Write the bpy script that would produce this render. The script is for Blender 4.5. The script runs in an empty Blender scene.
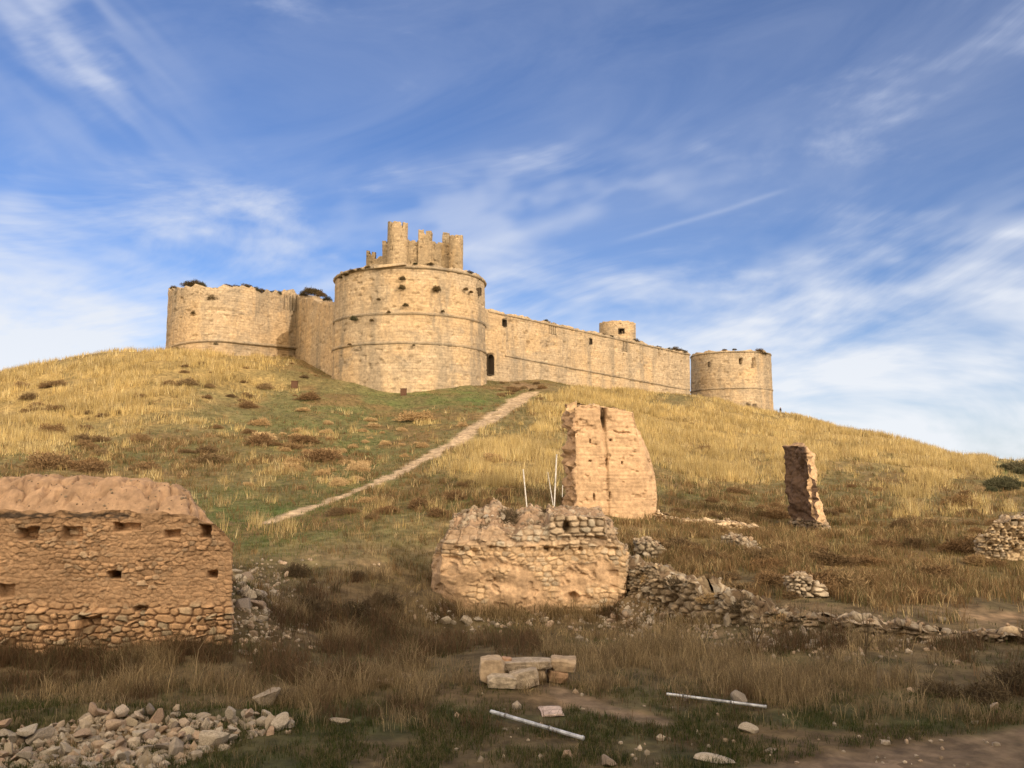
import bpy, bmesh, math, random
import numpy as np
from mathutils import Vector, Matrix

random.seed(7)
rng = np.random.default_rng(11)
scene = bpy.context.scene
COL = scene.collection
R_ = math.radians

# ------------------------------------------------------------------ camera
EYE = 4.5
PITCH = R_(5.5)
FPX = 900.0
SP, CP = math.sin(PITCH), math.cos(PITCH)


def W(px, py, Y):
    """photo pixel + distance along world Y -> world point"""
    r = (px - 512) / FPX
    u = (384 - py) / FPX
    t = Y / (CP - u * SP)
    return (r * t, Y, EYE + (SP + u * CP) * t)


def project(x, y, z):
    dz = z - EYE
    f = y * CP + dz * SP
    f = np.where(f < 0.5, 0.5, f)
    u = -y * SP + dz * CP
    return 512 + FPX * x / f, 384 - FPX * u / f


cam = bpy.data.cameras.new('camera')
cam.sensor_width = 36
cam.lens = FPX * 36 / 1024
cam.clip_end = 20000
cam.clip_start = 0.1
camo = bpy.data.objects.new('camera', cam)
camo.location = (0, 0, EYE)
camo.rotation_euler = (math.pi / 2 + PITCH, 0, 0)
COL.objects.link(camo)
scene.camera = camo


# ------------------------------------------------------------------ noise
def h01(i, j, k, seed=0):
    with np.errstate(over='ignore'):
        n = (i.astype(np.int64) * 374761393 + j.astype(np.int64) * 668265263 + k.astype(np.int64) * 1274126177 + seed * 974634777)
        n = n & 0xFFFFFFFF
        n = ((n ^ (n >> 13)) * 1274126177) & 0xFFFFFFFF
        n = ((n ^ (n >> 16)) * 2246822519) & 0xFFFFFFFF
        n = n ^ (n >> 15)
    return (n & 0xFFFFFF) / float(0x1000000)


def vnoise(x, y, z, seed=0):
    x, y, z = np.broadcast_arrays(np.asarray(x, float), np.asarray(y, float), np.asarray(z, float))
    i, j, k = np.floor(x), np.floor(y), np.floor(z)
    fx, fy, fz = x - i, y - j, z - k
    fx, fy, fz = fx * fx * (3 - 2 * fx), fy * fy * (3 - 2 * fy), fz * fz * (3 - 2 * fz)
    i, j, k = i.astype(np.int64), j.astype(np.int64), k.astype(np.int64)
    out = 0
    for a in (0, 1):
        for b in (0, 1):
            for c in (0, 1):
                w = (fx if a else 1 - fx) * (fy if b else 1 - fy) * (fz if c else 1 - fz)
                out = out + w * h01(i + a, j + b, k + c, seed)
    return out


def fbm(x, y, z=0.0, o=4, seed=0):
    s, a, t = 0, 0.5, 0
    x, y, z = np.asarray(x, float), np.asarray(y, float), np.asarray(z, float)
    for q in range(o):
        s = s + a * vnoise(x, y, z, seed + q * 17)
        t += a
        a *= 0.5
        x, y, z = x * 2.03, y * 2.03, z * 2.03
    return s / t - 0.5


def sst(a, b, x):
    t = np.clip((x - a) / (b - a), 0, 1)
    return t * t * (3 - 2 * t)


def stones(u, v, rw, rh, seed=0, jit=0.34, wob=0.35):
    """coursed-rubble cells: edge distance (0 at the joint), three hashes per stone"""
    v = v + wob * rh * 2 * fbm(u / (rw * 3.2), v / (rh * 4), 0.3, 2, seed + 5)
    u = u + wob * rw * fbm(u / (rw * 2), v / (rh * 2), 7.7, 2, seed + 6)
    row = np.floor(v / rh).astype(np.int64)
    F1 = np.full(u.shape, 9.0)
    F2 = np.full(u.shape, 9.0)
    I1 = np.zeros(u.shape, np.int64)
    J1 = np.zeros(u.shape, np.int64)
    z0 = np.zeros_like(row)
    for dr in (-1, 0, 1):
        rr = row + dr
        wr = rw * (0.75 + 0.6 * h01(rr, z0, z0, seed + 3))
        off = h01(rr, z0, z0, seed + 1)
        c0 = np.floor(u / wr - off).astype(np.int64)
        for dc in (-1, 0, 1):
            cc = c0 + dc
            sx = (cc + off + 0.5 + jit * 1.5 * (h01(rr, cc, z0, seed + 11) - 0.5)) * wr
            sy = (rr + 0.5 + jit * 1.3 * (h01(rr, cc, z0, seed + 12) - 0.5)) * rh
            size = 0.8 + 0.45 * h01(rr, cc, z0, seed + 13)
            d = ((np.abs(u - sx) / (wr * size)) ** 2.6 + (np.abs(v - sy) / (rh * size)) ** 2.6) ** (1 / 2.6)
            nearer = d < F1
            F2 = np.where(nearer, F1, np.minimum(F2, d))
            I1 = np.where(nearer, rr, I1)
            J1 = np.where(nearer, cc, J1)
            F1 = np.where(nearer, d, F1)
    z = np.zeros_like(I1)
    return F2 - F1, h01(I1, J1, z, seed + 21), h01(I1, J1, z, seed + 22), h01(I1, J1, z, seed + 23)


# ------------------------------------------------------------------ terrain
def X0(px, Y):
    return (px - 512) / FPX * Y


DRUM_C = (W(410, 340, 131)[0], 131.0)
DRUM_R = 11.35
WA = (W(481, 330, 136.5)[0], 136.5)       # curtain wall, near end (behind the drum)
WB = (W(690, 370, 178)[0], 178.0)         # curtain wall, far end
RT_C = (W(731, 380, 187)[0], 187.0)
RT_R = 8.45


def on_line(px, A, B, py=350):
    """point of the plan line A-B seen at pixel column px"""
    u = (384 - py) / FPX
    k = (px - 512) / FPX / (CP - u * SP)      # x = k*y
    dx, dy = B[0] - A[0], B[1] - A[1]
    t = (k * A[1] - A[0]) / (dx - k * dy)
    return A[0] + dx * t, A[1] + dy * t


def wall_pt(px, py, A=None, B=None):
    x, y = on_line(px, WA if A is None else A, WB if B is None else B, py)
    return W(px, py, y)


def drum_pt(px, py, C=None, R=None):
    C = C or DRUM_C
    R = R or DRUM_R
    u = (384 - py) / FPX
    k = (px - 512) / FPX / (CP - u * SP)
    a = 1 + k * k
    b = -2 * (k * C[0] + C[1])
    c = C[0] ** 2 + C[1] ** 2 - R * R
    d = max(b * b - 4 * a * c, 0)
    y = (-b - math.sqrt(d)) / (2 * a)
    return W(px, py, y)


ctl = []
for p in [(0, 14, 0), (-8, 14, 0), (8, 14, 0), (-14, 15, 0), (14, 15, 0), (0, 18, 0), (-6, 18, 0), (6, 18, 0), (12, 18, .1), (-12, 18, 0),
          (0, 23.5, 0), (-5, 23, 0), (5, 23.5, 0), (-9, 22, .02), (-13, 22, .02), (-18, 22, .1), (18, 20, .1),
          (0, 0, 2.9), (0, 3, 2.8), (-10, 0, 2.8), (10, 0, 2.8), (-30, -5, 2.8), (30, -5, 2.8), (0, -12, 2.8), (20, -12, 2.8), (-20, -12, 2.8),
          (45, -12, 2.8), (0, -40, 2.8), (0, -150, 2.8), (-25, 12, .5), (25, 12, .5), (0, 8.5, .6), (-8, 8.5, .6), (8, 8.5, .6),
          (-90, 180, 16.5), (-60, 195, 19), (-140, 120, 10), (-120, 60, 4), (-60, 40, 2), (60, 30, .6), (100, 60, 1), (110, 110, 1.5), (130, 170, 1),
          (100, 210, 4), (0, 160, 22.5), (-20, 160, 24), (-50, 165, 24), (30, 196, 17.5), (0, 240, 14), (0, 320, 2), (-80, 260, 8), (80, 260, 4),
          (-300, 300, -6), (300, 300, -8), (0, 600, -12), (-600, 0, -4), (600, 0, -8), (0, -600, 0), (600, 600, -12), (-600, 600, -10),
          (0, 2500, -14), (2500, 0, -14), (-2500, 0, -12), (0, -2500, -2)]:
    ctl.append(p)
for q in [(860, 640, 22.5), (930, 646, 22), (1010, 622, 25), (760, 652, 22), (620, 622, 29), (520, 624, 29.2), (440, 618, 30), (300, 610, 28),
          (250, 600, 27), (250, 560, 33), (350, 575, 32), (300, 545, 36), (400, 540, 37), (300, 520, 44), (400, 500, 48), (300, 490, 55),
          (100, 470, 62), (0, 470, 60), (200, 450, 75), (350, 450, 78), (450, 440, 82), (100, 420, 95), (0, 430, 85), (250, 400, 108),
          (400, 405, 112), (350, 386, 120.5), (375, 390, 120), (410, 392, 119.3), (450, 391, 120.2), (333, 377, 129), (489, 386, 128), (505, 393, 124),
          (0, 377, 140), (80, 359, 142), (130, 354, 142), (0, 415, 100),
          (168, 353, 141), (212, 353, 135.5), (260, 356, 139), (296, 360, 143.5), (326, 372, 133),
          (700, 430, 120), (650, 420, 125), (800, 440, 120), (800, 425, 150), (700, 480, 72), (600, 500, 52), (605, 516, 43.5),
          (810, 531, 48), (740, 521, 50), (900, 441, 140), (970, 459, 125), (1024, 464, 115), (1000, 459, 118), (1000, 490, 75), (900, 500, 62), (1000, 562, 35.5),
          (900, 560, 36), (900, 610, 26), (980, 615, 26), (760, 572, 32), (700, 562, 34), (680, 540, 38), (1024, 520, 50), (540, 520, 40), (470, 520, 40), (640, 535, 39),
          (730, 407, 179), (772, 413, 186), (781, 414, 192), (700, 398, 176), (545, 384, 132)]:
    ctl.append(W(*q))
for px, py in ((494, 381), (520, 381), (560, 384), (620, 391), (660, 395), (684, 397)):
    ctl.append(wall_pt(px, py))
ctl = np.array(ctl, float)


def warp(x, y):
    r = np.hypot(x, y) + 1e-6
    s = np.log1p(r / 6.0) * 6.0 / r
    return x * s, y * s


cq = np.stack(warp(ctl[:, 0], ctl[:, 1]), 1)
CC = 0.55


def phi(d2):
    return np.sqrt(d2 + CC * CC)


A_ = phi(((cq[:, None] - cq[None]) ** 2).sum(-1))
n_ = len(ctl)
M_ = np.zeros((n_ + 1, n_ + 1))
M_[:n_, :n_] = A_ - np.eye(n_) * 0.012
M_[:n_, n_] = 1
M_[n_, :n_] = 1
SOL = np.linalg.solve(M_, np.append(ctl[:, 2], 0))


def terrain(x, y, fine=True):
    x = np.atleast_1d(np.asarray(x, float))
    y = np.atleast_1d(np.asarray(y, float))
    out = np.empty(x.shape)
    fx, fy, fo = x.ravel(), y.ravel(), out.ravel()
    for s in range(0, fx.size, 40000):
        a, b = warp(fx[s:s + 40000], fy[s:s + 40000])
        d2 = (a[:, None] - cq[None, :, 0]) ** 2 + (b[:, None] - cq[None, :, 1]) ** 2
        fo[s:s + 40000] = phi(d2) @ SOL[:n_] + SOL[n_]
    z = fo.reshape(x.shape)
    r = np.hypot(x, y)
    z = z + 0.5 * sst(30, 90, r) * (1 - sst(300, 600, r)) * fbm(x / 11, y / 11, 0, 3, 3)
    z = z + 0.22 * sst(14, 40, r) * fbm(x / 2.6, y / 2.6, 0, 3, 4)
    z = z + 0.10 * fbm(x / 0.8, y / 0.8, 0, 3, 5) * (1 - sst(200, 400, r))
    # heaps of rubble in the foreground
    z = z + 0.55 * np.exp(-((x + 7.6) / 2.1) ** 2 - ((y - 16.0) / 0.85) ** 2)
    z = z + 0.22 * np.exp(-((x + 4.9) / 0.8) ** 2 - ((y - 16.4) / 0.6) ** 2)
    for bx_, by_, sx_, sy_, am in ((-2.75, 30.2, .9, .8, .75), (-1.4, 29.2, 1.2, .5, .35), (1.2, 29.4, 1.6, .45, .22), (4.1, 29.9, .9, .9, .55), (-7.6, 25.6, .8, 1.6, .7), (-6.6, 24.2, .8, 1.2, .35)):
        z = z + am * np.exp(-((x - bx_) / sx_) ** 2 - ((y - by_) / sy_) ** 2)
    z = z + .26 * sst(55, 75, r) * (1 - sst(150, 180, r)) * np.sin(y / 1.7 + 9 * fbm(x / 26, y / 26, 2, 2, 7)) * sst(-.1, .2, fbm(x / 16, y / 9, 6, 2, 8))
    return z


_ts = np.exp(np.linspace(math.log(9), math.log(236), 130))


def G(px, py):
    """where the ray through a pixel first meets the ground"""
    r = (px - 512) / FPX
    u = (384 - py) / FPX
    d = np.array([r, CP - u * SP, SP + u * CP])
    P = np.outer(_ts, d) + np.array([0, 0, EYE])
    g = P[:, 2] - terrain(P[:, 0], P[:, 1])
    k = np.argmax(g < 0)
    if g[k] >= 0:
        k = len(_ts) - 1
    if k == 0:
        k = 1
    a, b = P[k - 1], P[k]
    for _ in range(2):
        Q_ = a[None] + (b - a)[None] * np.linspace(0, 1, 13)[:, None]
        g = Q_[:, 2] - terrain(Q_[:, 0], Q_[:, 1])
        k = max(1, int(np.argmax(g < 0)))
        a, b = Q_[k - 1], Q_[k]
    f = g[k - 1] / (g[k - 1] - g[k] + 1e-9)
    p = a + (b - a) * min(max(f, 0), 1)
    return Vector((p[0], p[1], float(terrain(p[0], p[1])[0])))


def gz(x, y):
    return float(terrain(x, y)[0])


# ------------------------------------------------------------------ materials
def newmat(name, rough=0.9):
    m = bpy.data.materials.new(name)
    m.use_nodes = True
    b = m.node_tree.nodes['Principled BSDF']
    b.inputs['Roughness'].default_value = rough
    b.inputs['Specular IOR Level'].default_value = 0.15
    return m, m.node_tree, b


def nd(nt, t, **kw):
    n = nt.nodes.new(t)
    for k, v in kw.items():
        if k.startswith('i_'):
            n.inputs[k[2:]].default_value = v
        else:
            setattr(n, k, v)
    return n


def noise(nt, vec, scale, detail=6, rough=0.6, dist=0.0):
    n = nd(nt, 'ShaderNodeTexNoise')
    n.inputs['Scale'].default_value = scale
    n.inputs['Detail'].default_value = detail
    n.inputs['Roughness'].default_value = rough
    n.inputs['Distortion'].default_value = dist
    if vec is not None:
        nt.links.new(vec, n.inputs['Vector'])
    return n.outputs['Fac']


def mapr(nt, v, a, b, c=0.0, d=1.0):
    n = nd(nt, 'ShaderNodeMapRange')
    n.interpolation_type = 'SMOOTHSTEP'
    nt.links.new(v, n.inputs['Value'])
    for k, q in zip(('From Min', 'From Max', 'To Min', 'To Max'), (a, b, c, d)):
        n.inputs[k].default_value = q
    return n.outputs['Result']


def mix(nt, f, a, b, mode='MIX'):
    n = nd(nt, 'ShaderNodeMix', data_type='RGBA', blend_type=mode)
    for s, v in ((n.inputs[0], f), (n.inputs[6], a), (n.inputs[7], b)):
        if isinstance(v, (int, float)):
            s.default_value = v
        elif isinstance(v, tuple):
            s.default_value = v if len(v) == 4 else (*v, 1)
        else:
            nt.links.new(v, s)
    return n.outputs[2]


def scaled(nt, vec, sx, sy, sz):
    n = nd(nt, 'ShaderNodeMapping')
    n.inputs['Scale'].default_value = (sx, sy, sz)
    nt.links.new(vec, n.inputs['Vector'])
    return n.outputs[0]


def bump(nt, b, h, strength, dist):
    n = nd(nt, 'ShaderNodeBump')
    n.inputs['Strength'].default_value = strength
    n.inputs['Distance'].default_value = dist
    nt.links.new(h, n.inputs['Height'])
    nt.links.new(n.outputs[0], b.inputs['Normal'])


def gain(nt, v, lo, hi):
    return mapr(nt, v, 0.3, 0.7, lo, hi)


def attr_mat(name, nscale=9.0, lo=0.8, hi=1.2, bs=0.5, bd=0.03, bscale=22.0):
    m, nt, b = newmat(name)
    a = nd(nt, 'ShaderNodeAttribute', attribute_name='Col')
    tc = nd(nt, 'ShaderNodeTexCoord').outputs['Object']
    f = gain(nt, noise(nt, tc, nscale, 7, 0.65), lo, hi)
    c = mix(nt, 1.0, a.outputs['Color'], f, 'MULTIPLY')
    nt.links.new(c, b.inputs['Base Color'])
    bump(nt, b, noise(nt, tc, bscale, 8, 0.7), bs, bd)
    return m


M_GROUND = attr_mat('ground soil', 2.2, 0.62, 1.35, 0.9, 0.08, 7.0)
M_RUIN = attr_mat('rubble masonry', 9, 0.78, 1.22, 0.6, 0.03, 26)
M_EARTH = attr_mat('rammed earth', 5, 0.8, 1.2, 0.6, 0.04, 14)

# grass: colour of each blade from its attribute, a little light through the blade
M_GRASS = bpy.data.materials.new('grass blades')
M_GRASS.use_nodes = True
nt = M_GRASS.node_tree
nt.nodes.clear()
a = nd(nt, 'ShaderNodeAttribute', attribute_name='Col')
d1 = nd(nt, 'ShaderNodeBsdfDiffuse')
d2 = nd(nt, 'ShaderNodeBsdfTranslucent')
mx = nd(nt, 'ShaderNodeMixShader')
mx.inputs[0].default_value = 0.42
o = nd(nt, 'ShaderNodeOutputMaterial')
nt.links.new(a.outputs['Color'], d1.inputs[0])
nt.links.new(a.outputs['Color'], d2.inputs[0])
nt.links.new(d1.outputs[0], mx.inputs[1])
nt.links.new(d2.outputs[0], mx.inputs[2])
nt.links.new(mx.outputs[0], o.inputs[0])


def castle_mat(name, c1, c2, mortar, stain, warm, bw=0.75, rh=0.38, dark=0.55):
    m, nt, b = newmat(name)
    uv = nd(nt, 'ShaderNodeTexCoord')
    ob = uv.outputs['Object']
    # wobble the courses a little
    nz = nd(nt, 'ShaderNodeTexNoise')
    nz.inputs['Scale'].default_value = 0.5
    nt.links.new(ob, nz.inputs['Vector'])
    vm = nd(nt, 'ShaderNodeVectorMath', operation='MULTIPLY_ADD')
    nt.links.new(nz.outputs['Color'], vm.inputs[0])
    vm.inputs[1].default_value = (0.35, 0.22, 0)
    nt.links.new(uv.outputs['UV'], vm.inputs[2])
    br = nd(nt, 'ShaderNodeTexBrick')
    br.inputs['Scale'].default_value = 1
    br.inputs['Brick Width'].default_value = bw
    br.inputs['Row Height'].default_value = rh
    br.inputs['Mortar Size'].default_value = 0.025
    br.inputs['Mortar Smooth'].default_value = 0.6
    br.inputs['Bias'].default_value = 0.0
    br.inputs['Color1'].default_value = (*c1, 1)
    br.inputs['Color2'].default_value = (*c2, 1)
    br.inputs['Mortar'].default_value = (*mortar, 1)
    nt.links.new(vm.outputs[0], br.inputs['Vector'])
    c = br.outputs['Color']
    big = noise(nt, ob, 0.12, 5, 0.6, 0.4)
    c = mix(nt, mapr(nt, big, 0.42, 0.62), c, mix(nt, 0.6, c, warm))
    sm = noise(nt, scaled(nt, ob, 0.35, 0.35, 0.06), 1.0, 6, 0.65, 0.3)
    c = mix(nt, mapr(nt, sm, 0.45, 0.64, 0, 0.9), c, stain)
    lich = noise(nt, scaled(nt, ob, 0.16, 0.16, 0.28), 1.0, 7, 0.7, 0.6)
    c = mix(nt, mapr(nt, lich, 0.54, 0.66, 0, 0.55), c, (0.235, 0.20, 0.15))
    bed = noise(nt, scaled(nt, ob, 0.25, 0.25, 2.6), 1.0, 5, 0.7)
    c = mix(nt, 1.0, c, gain(nt, bed, 0.86, 1.12), 'MULTIPLY')
    spots = noise(nt, ob, 1.1, 6, 0.75)
    c = mix(nt, mapr(nt, spots, 0.585, 0.70, 0, dark), c, (0.12, 0.095, 0.065))
    c = mix(nt, 1.0, c, gain(nt, noise(nt, ob, 2.2, 5, 0.75), 0.72, 1.2), 'MULTIPLY')
    nt.links.new(c, b.inputs['Base Color'])
    inv = nd(nt, 'ShaderNodeMath', operation='MULTIPLY_ADD')
    nt.links.new(br.outputs['Fac'], inv.inputs[0])
    inv.inputs[1].default_value = -0.22
    nt.links.new(noise(nt, ob, 2.6, 8, 0.75), inv.inputs[2])
    bump(nt, b, inv.outputs[0], 0.8, 0.14)
    return m


M_CASTLE = castle_mat('pale limestone ashlar', (.465, .362, .238), (.395, .302, .195), (.355, .27, .172), (.28, .225, .155), (.50, .345, .185))
M_KEEP = castle_mat('brown rubble stone', (.45, .34, .205), (.37, .275, .165), (.31, .235, .15), (.26, .2, .125), (.44, .29, .14), 0.5, 0.28, 0.7)
M_TRIM = castle_mat('weathered moulding stone', (.36, .285, .19), (.30, .24, .16), (.22, .175, .115), (.2, .165, .12), (.38, .28, .17), 1.4, 0.6, 0.7)


def plain(name, col, rough=0.8, ns=12, lo=.8, hi=1.2, bs=.3, bd=.02, metal=0):
    m, nt, b = newmat(name, rough)
    tc = nd(nt, 'ShaderNodeTexCoord').outputs['Object']
    c = mix(nt, 1.0, (*col, 1), gain(nt, noise(nt, tc, ns, 6, .65), lo, hi), 'MULTIPLY')
    nt.links.new(c, b.inputs['Base Color'])
    b.inputs['Metallic'].default_value = metal
    if bs:
        bump(nt, b, noise(nt, tc, ns * 2, 6, .7), bs, bd)
    return m


def object_mat(name, cols, ns=7, bs=.5, bd=.04, lo=.7, hi=1.25):
    """stones and shrubs: every copy takes its own colour from a ramp"""
    m, nt, b = newmat(name)
    oi = nd(nt, 'ShaderNodeObjectInfo')
    rp = nd(nt, 'ShaderNodeValToRGB')
    e = rp.color_ramp.elements
    while len(e) < len(cols):
        e.new(0.5)
    for k, c in enumerate(cols):
        e[k].position = k / (len(cols) - 1)
        e[k].color = (*c, 1)
    nt.links.new(oi.outputs['Random'], rp.inputs[0])
    tc = nd(nt, 'ShaderNodeTexCoord').outputs['Object']
    c = mix(nt, 1.0, rp.outputs[0], gain(nt, noise(nt, tc, ns, 7, .7), lo, hi), 'MULTIPLY')
    nt.links.new(c, b.inputs['Base Color'])
    if bs:
        bump(nt, b, noise(nt, tc, ns * 3, 7, .7), bs, bd)
    return m


M_STONE = object_mat('loose limestone', [(.46, .39, .30), (.33, .285, .225), (.52, .45, .35), (.40, .28, .19), (.27, .23, .185), (.48, .40, .29)])
M_PALE = object_mat('pale cut limestone', [(.49, .41, .31), (.43, .35, .26)], 5, .9, .05, .6, 1.25)
M_SHRUB = object_mat('dry russet twigs', [(.20, .12, .055), (.155, .095, .047), (.24, .155, .075), (.12, .08, .042), (.26, .18, .09)], 6, 0)
M_WEED = object_mat('dark wall weeds', [(.075, .06, .028), (.11, .07, .03), (.06, .06, .03)], 6, 0)
M_DARKBUSH = object_mat('dead brown stems', [(.085, .065, .04), (.115, .085, .05)], 6, 0)
M_GREENBUSH = object_mat('grey green scrub', [(.075, .075, .04), (.12, .105, .06), (.06, .07, .035)], 6, 0)
M_ZINC = plain('galvanised steel', (.56, .58, .60), .55, 5, .5, 1.2, .1, .002, .3)
M_WHITEPOLE = plain('white painted steel', (.60, .57, .52), .6, 6, .6, 1.15, .1, .002)
M_WIRE = plain('grey wire', (.2, .2, .2), .6, 20, .8, 1.1, 0)
M_BOX = plain('rusty brown metal', (.095, .05, .03), .8)
M_TILE = plain('terracotta roof tile', (.36, .16, .09), .85)
M_RENDER = plain('ochre house render', (.5, .4, .28), .9)
M_PANE = plain('dark window glass', (.03, .035, .04), .15, 4, .9, 1.1, 0)
M_WOOD = plain('brown door wood', (.12, .07, .04), .7)


M_RECESS = plain('shade painted inner stone', (.085, .065, .045), .95)  # dark colour puts the shade of the unlit interior into the openings


# ------------------------------------------------------------------ objects
ORG = {}


def things(o, label=None, cat=None, group=None, kind=None):
    if label:
        o['label'] = label
    if cat:
        o['category'] = cat
    if group:
        o['group'] = group
    if kind:
        o['kind'] = kind
    return o


def empty(name, loc, label, cat, group=None):
    o = bpy.data.objects.new(name, None)
    o.empty_display_size = 0.5
    COL.objects.link(o)
    o.location = loc
    ORG[o.name] = np.array(loc, float)
    return things(o, label, cat, group)


def mk(name, V, quads=None, tris=None, mat=None, col=None, uv=None, parent=None, origin=None, smooth=True):
    V = np.asarray(V, float)
    if parent is not None:
        org = ORG[parent.name]
    elif origin is not None:
        org = np.array(origin, float)
    else:
        org = np.array([V[:, 0].mean(), V[:, 1].mean(), V[:, 2].min()])
    me = bpy.data.meshes.new(name)
    q = np.asarray(quads if quads is not None else np.zeros((0, 4)), np.int64).reshape(-1, 4)
    t = np.asarray(tris if tris is not None else np.zeros((0, 3)), np.int64).reshape(-1, 3)
    me.vertices.add(len(V))
    me.vertices.foreach_set('co', (V - org).astype(np.float32).ravel())
    loops = np.concatenate([q.ravel(), t.ravel()]).astype(np.int32)
    starts = np.concatenate([np.arange(len(q)) * 4, len(q) * 4 + np.arange(len(t)) * 3]).astype(np.int32)
    me.loops.add(len(loops))
    me.loops.foreach_set('vertex_index', loops)
    me.polygons.add(len(starts))
    me.polygons.foreach_set('loop_start', starts)
    me.polygons.foreach_set('use_smooth', np.full(len(starts), smooth, bool))
    if col is not None:
        ca = me.color_attributes.new('Col', 'FLOAT_COLOR', 'POINT')
        c4 = np.ones((len(V), 4), np.float32)
        c4[:, :3] = np.clip(col, 0.004, 0.9)
        ca.data.foreach_set('color', c4.ravel())
    if uv is not None:
        ul = me.uv_layers.new(name='UVMap')
        ul.data.foreach_set('uv', np.asarray(uv, np.float32)[loops].ravel())
    me.update(calc_edges=True)
    me.validate()
    if mat:
        me.materials.append(mat)
    o = bpy.data.objects.new(name, me)
    COL.objects.link(o)
    if parent is not None:
        o.parent = parent
    else:
        o.location = org
    ORG[o.name] = org
    return o


class MB:
    """collects boxes, bars and tubes into one mesh"""

    def __init__(s):
        s.v, s.q, s.t = [], [], []

    def n(s):
        return len(s.v)

    def box(s, c, sx, sy, sz, rz=0.0, ax=None):
        """box centred on c; ax = 3x3 columns of axes"""
        c = Vector(c)
        if ax is None:
            ax = (Vector((math.cos(rz), math.sin(rz), 0)), Vector((-math.sin(rz), math.cos(rz), 0)), Vector((0, 0, 1)))
        b = s.n()
        for dz in (-1, 1):
            for dx, dy in ((-1, -1), (1, -1), (1, 1), (-1, 1)):
                s.v.append(c + ax[0] * (dx * sx / 2) + ax[1] * (dy * sy / 2) + ax[2] * (dz * sz / 2))
        for f in ((3, 2, 1, 0), (4, 5, 6, 7), (0, 1, 5, 4), (1, 2, 6, 5), (2, 3, 7, 6), (3, 0, 4, 7)):
            s.q.append([b + i for i in f])

    def tube(s, p, q, r0, r1=None, k=6):
        r1 = r0 if r1 is None else r1
        p, q = Vector(p), Vector(q)
        d = (q - p).normalized()
        a = d.orthogonal().normalized()
        e = d.cross(a)
        b = s.n()
        for i in range(k):
            t = 2 * math.pi * i / k
            o_ = a * math.cos(t) + e * math.sin(t)
            s.v.append(p + o_ * r0)
            s.v.append(q + o_ * r1)
        for i in range(k):
            j = (i + 1) % k
            s.q.append([b + 2 * i, b + 2 * j, b + 2 * j + 1, b + 2 * i + 1])
        s.v.append(p)
        s.v.append(q)
        for i in range(k):
            j = (i + 1) % k
            s.t.append([b + 2 * k, b + 2 * j, b + 2 * i])
            s.t.append([b + 2 * k + 1, b + 2 * i + 1, b + 2 * j + 1])

    def build(s, name, mat, parent=None, origin=None, smooth=False):
        return mk(name, np.array([tuple(x) for x in s.v]), s.q or None, s.t or None, mat, parent=parent, origin=origin, smooth=smooth)


CAPS = []


def loft(B, T, rows, disp=None, cap='round', capk=8, axis=None, capfn=None, inset=0.5, floor=None, warpf=None, tpow=1.0):
    """wall solid between the closed base loop B and the closed top loop T (both N x 3, anticlockwise), displaced outward;
    returns V, quads, tris, colours, uv and the first row of the cap"""
    B, T = np.asarray(B, float), np.asarray(T, float)
    N = len(B)
    t = np.linspace(0, 1, rows) ** tpow
    P = B[None] + (T - B)[None] * t[:, None, None]          # rows, N, 3
    if warpf:
        P = warpf(P, t)
    tan = np.roll(P, -1, 1) - np.roll(P, 1, 1)
    nx, ny = tan[..., 1], -tan[..., 0]
    ln = np.hypot(nx, ny) + 1e-9
    nrm = np.stack([nx / ln, ny / ln, np.zeros_like(nx)], -1)
    seg = np.hypot(*(np.roll(B, -1, 0) - B)[:, :2].T)
    s = np.concatenate([[0], np.cumsum(seg)[:-1]])
    S = np.broadcast_to(s, P.shape[:2])
    TT = np.broadcast_to(t[:, None], P.shape[:2])
    colr = np.full(P.shape, 0.4)
    P0 = P.copy()
    if disp:
        d, c = disp(P, nrm, S, TT)
        P = P + nrm * d[..., None]
        if c is not None:
            colr = c
    uv = np.stack([S, P0[..., 2]], -1)
    top = P[-1]
    rings, rcol, ruv = [], [], []
    if cap == 'round':
        a, b = np.array(axis[0], float), np.array(axis[1], float)
        ab = b - a
        k = np.clip(((top[:, :2] - a) @ ab) / (ab @ ab + 1e-9), 0, 1)
        med = a + k[:, None] * ab
        zc = top[:, 2]
        for j in range(1, capk + 1):
            w = j / capk
            xy = top[:, :2] + (med - top[:, :2]) * w
            z, c = capfn(xy, zc, w, colr[-1])
            rings.append(np.column_stack([xy, z]))
            rcol.append(c)
            ruv.append(uv[-1])
    elif cap == 'parapet':
        ctr = top[:, :2].mean(0)
        inn = top - nrm[-1] * inset
        r1 = inn.copy()
        r2 = inn.copy()
        r2[:, 2] = floor
        r3 = np.column_stack([np.broadcast_to(ctr, (N, 2)) + (inn[:, :2] - ctr) * 0.02, np.full(N, floor)])
        for r in (r1, r2, r3):
            rings.append(r)
            rcol.append(colr[-1])
            ruv.append(uv[-1])
    allr = [P[i] for i in range(rows)] + rings
    V = np.concatenate(allr)
    if cap == 'round' and capk >= 10:
        CAPS.append(np.concatenate(rings[:-2]))
    C = np.concatenate([colr.reshape(-1, 3)] + rcol)
    U = np.concatenate([uv.reshape(-1, 2)] + ruv)
    nr = len(allr)
    i = np.arange(nr - 1)[:, None] * N
    j = np.arange(N)[None]
    j2 = (j + 1) % N
    Q = np.stack([i + j, i + j2, i + N + j2, i + N + j], -1).reshape(-1, 4)
    return V, Q, C, U, rows, N


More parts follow.
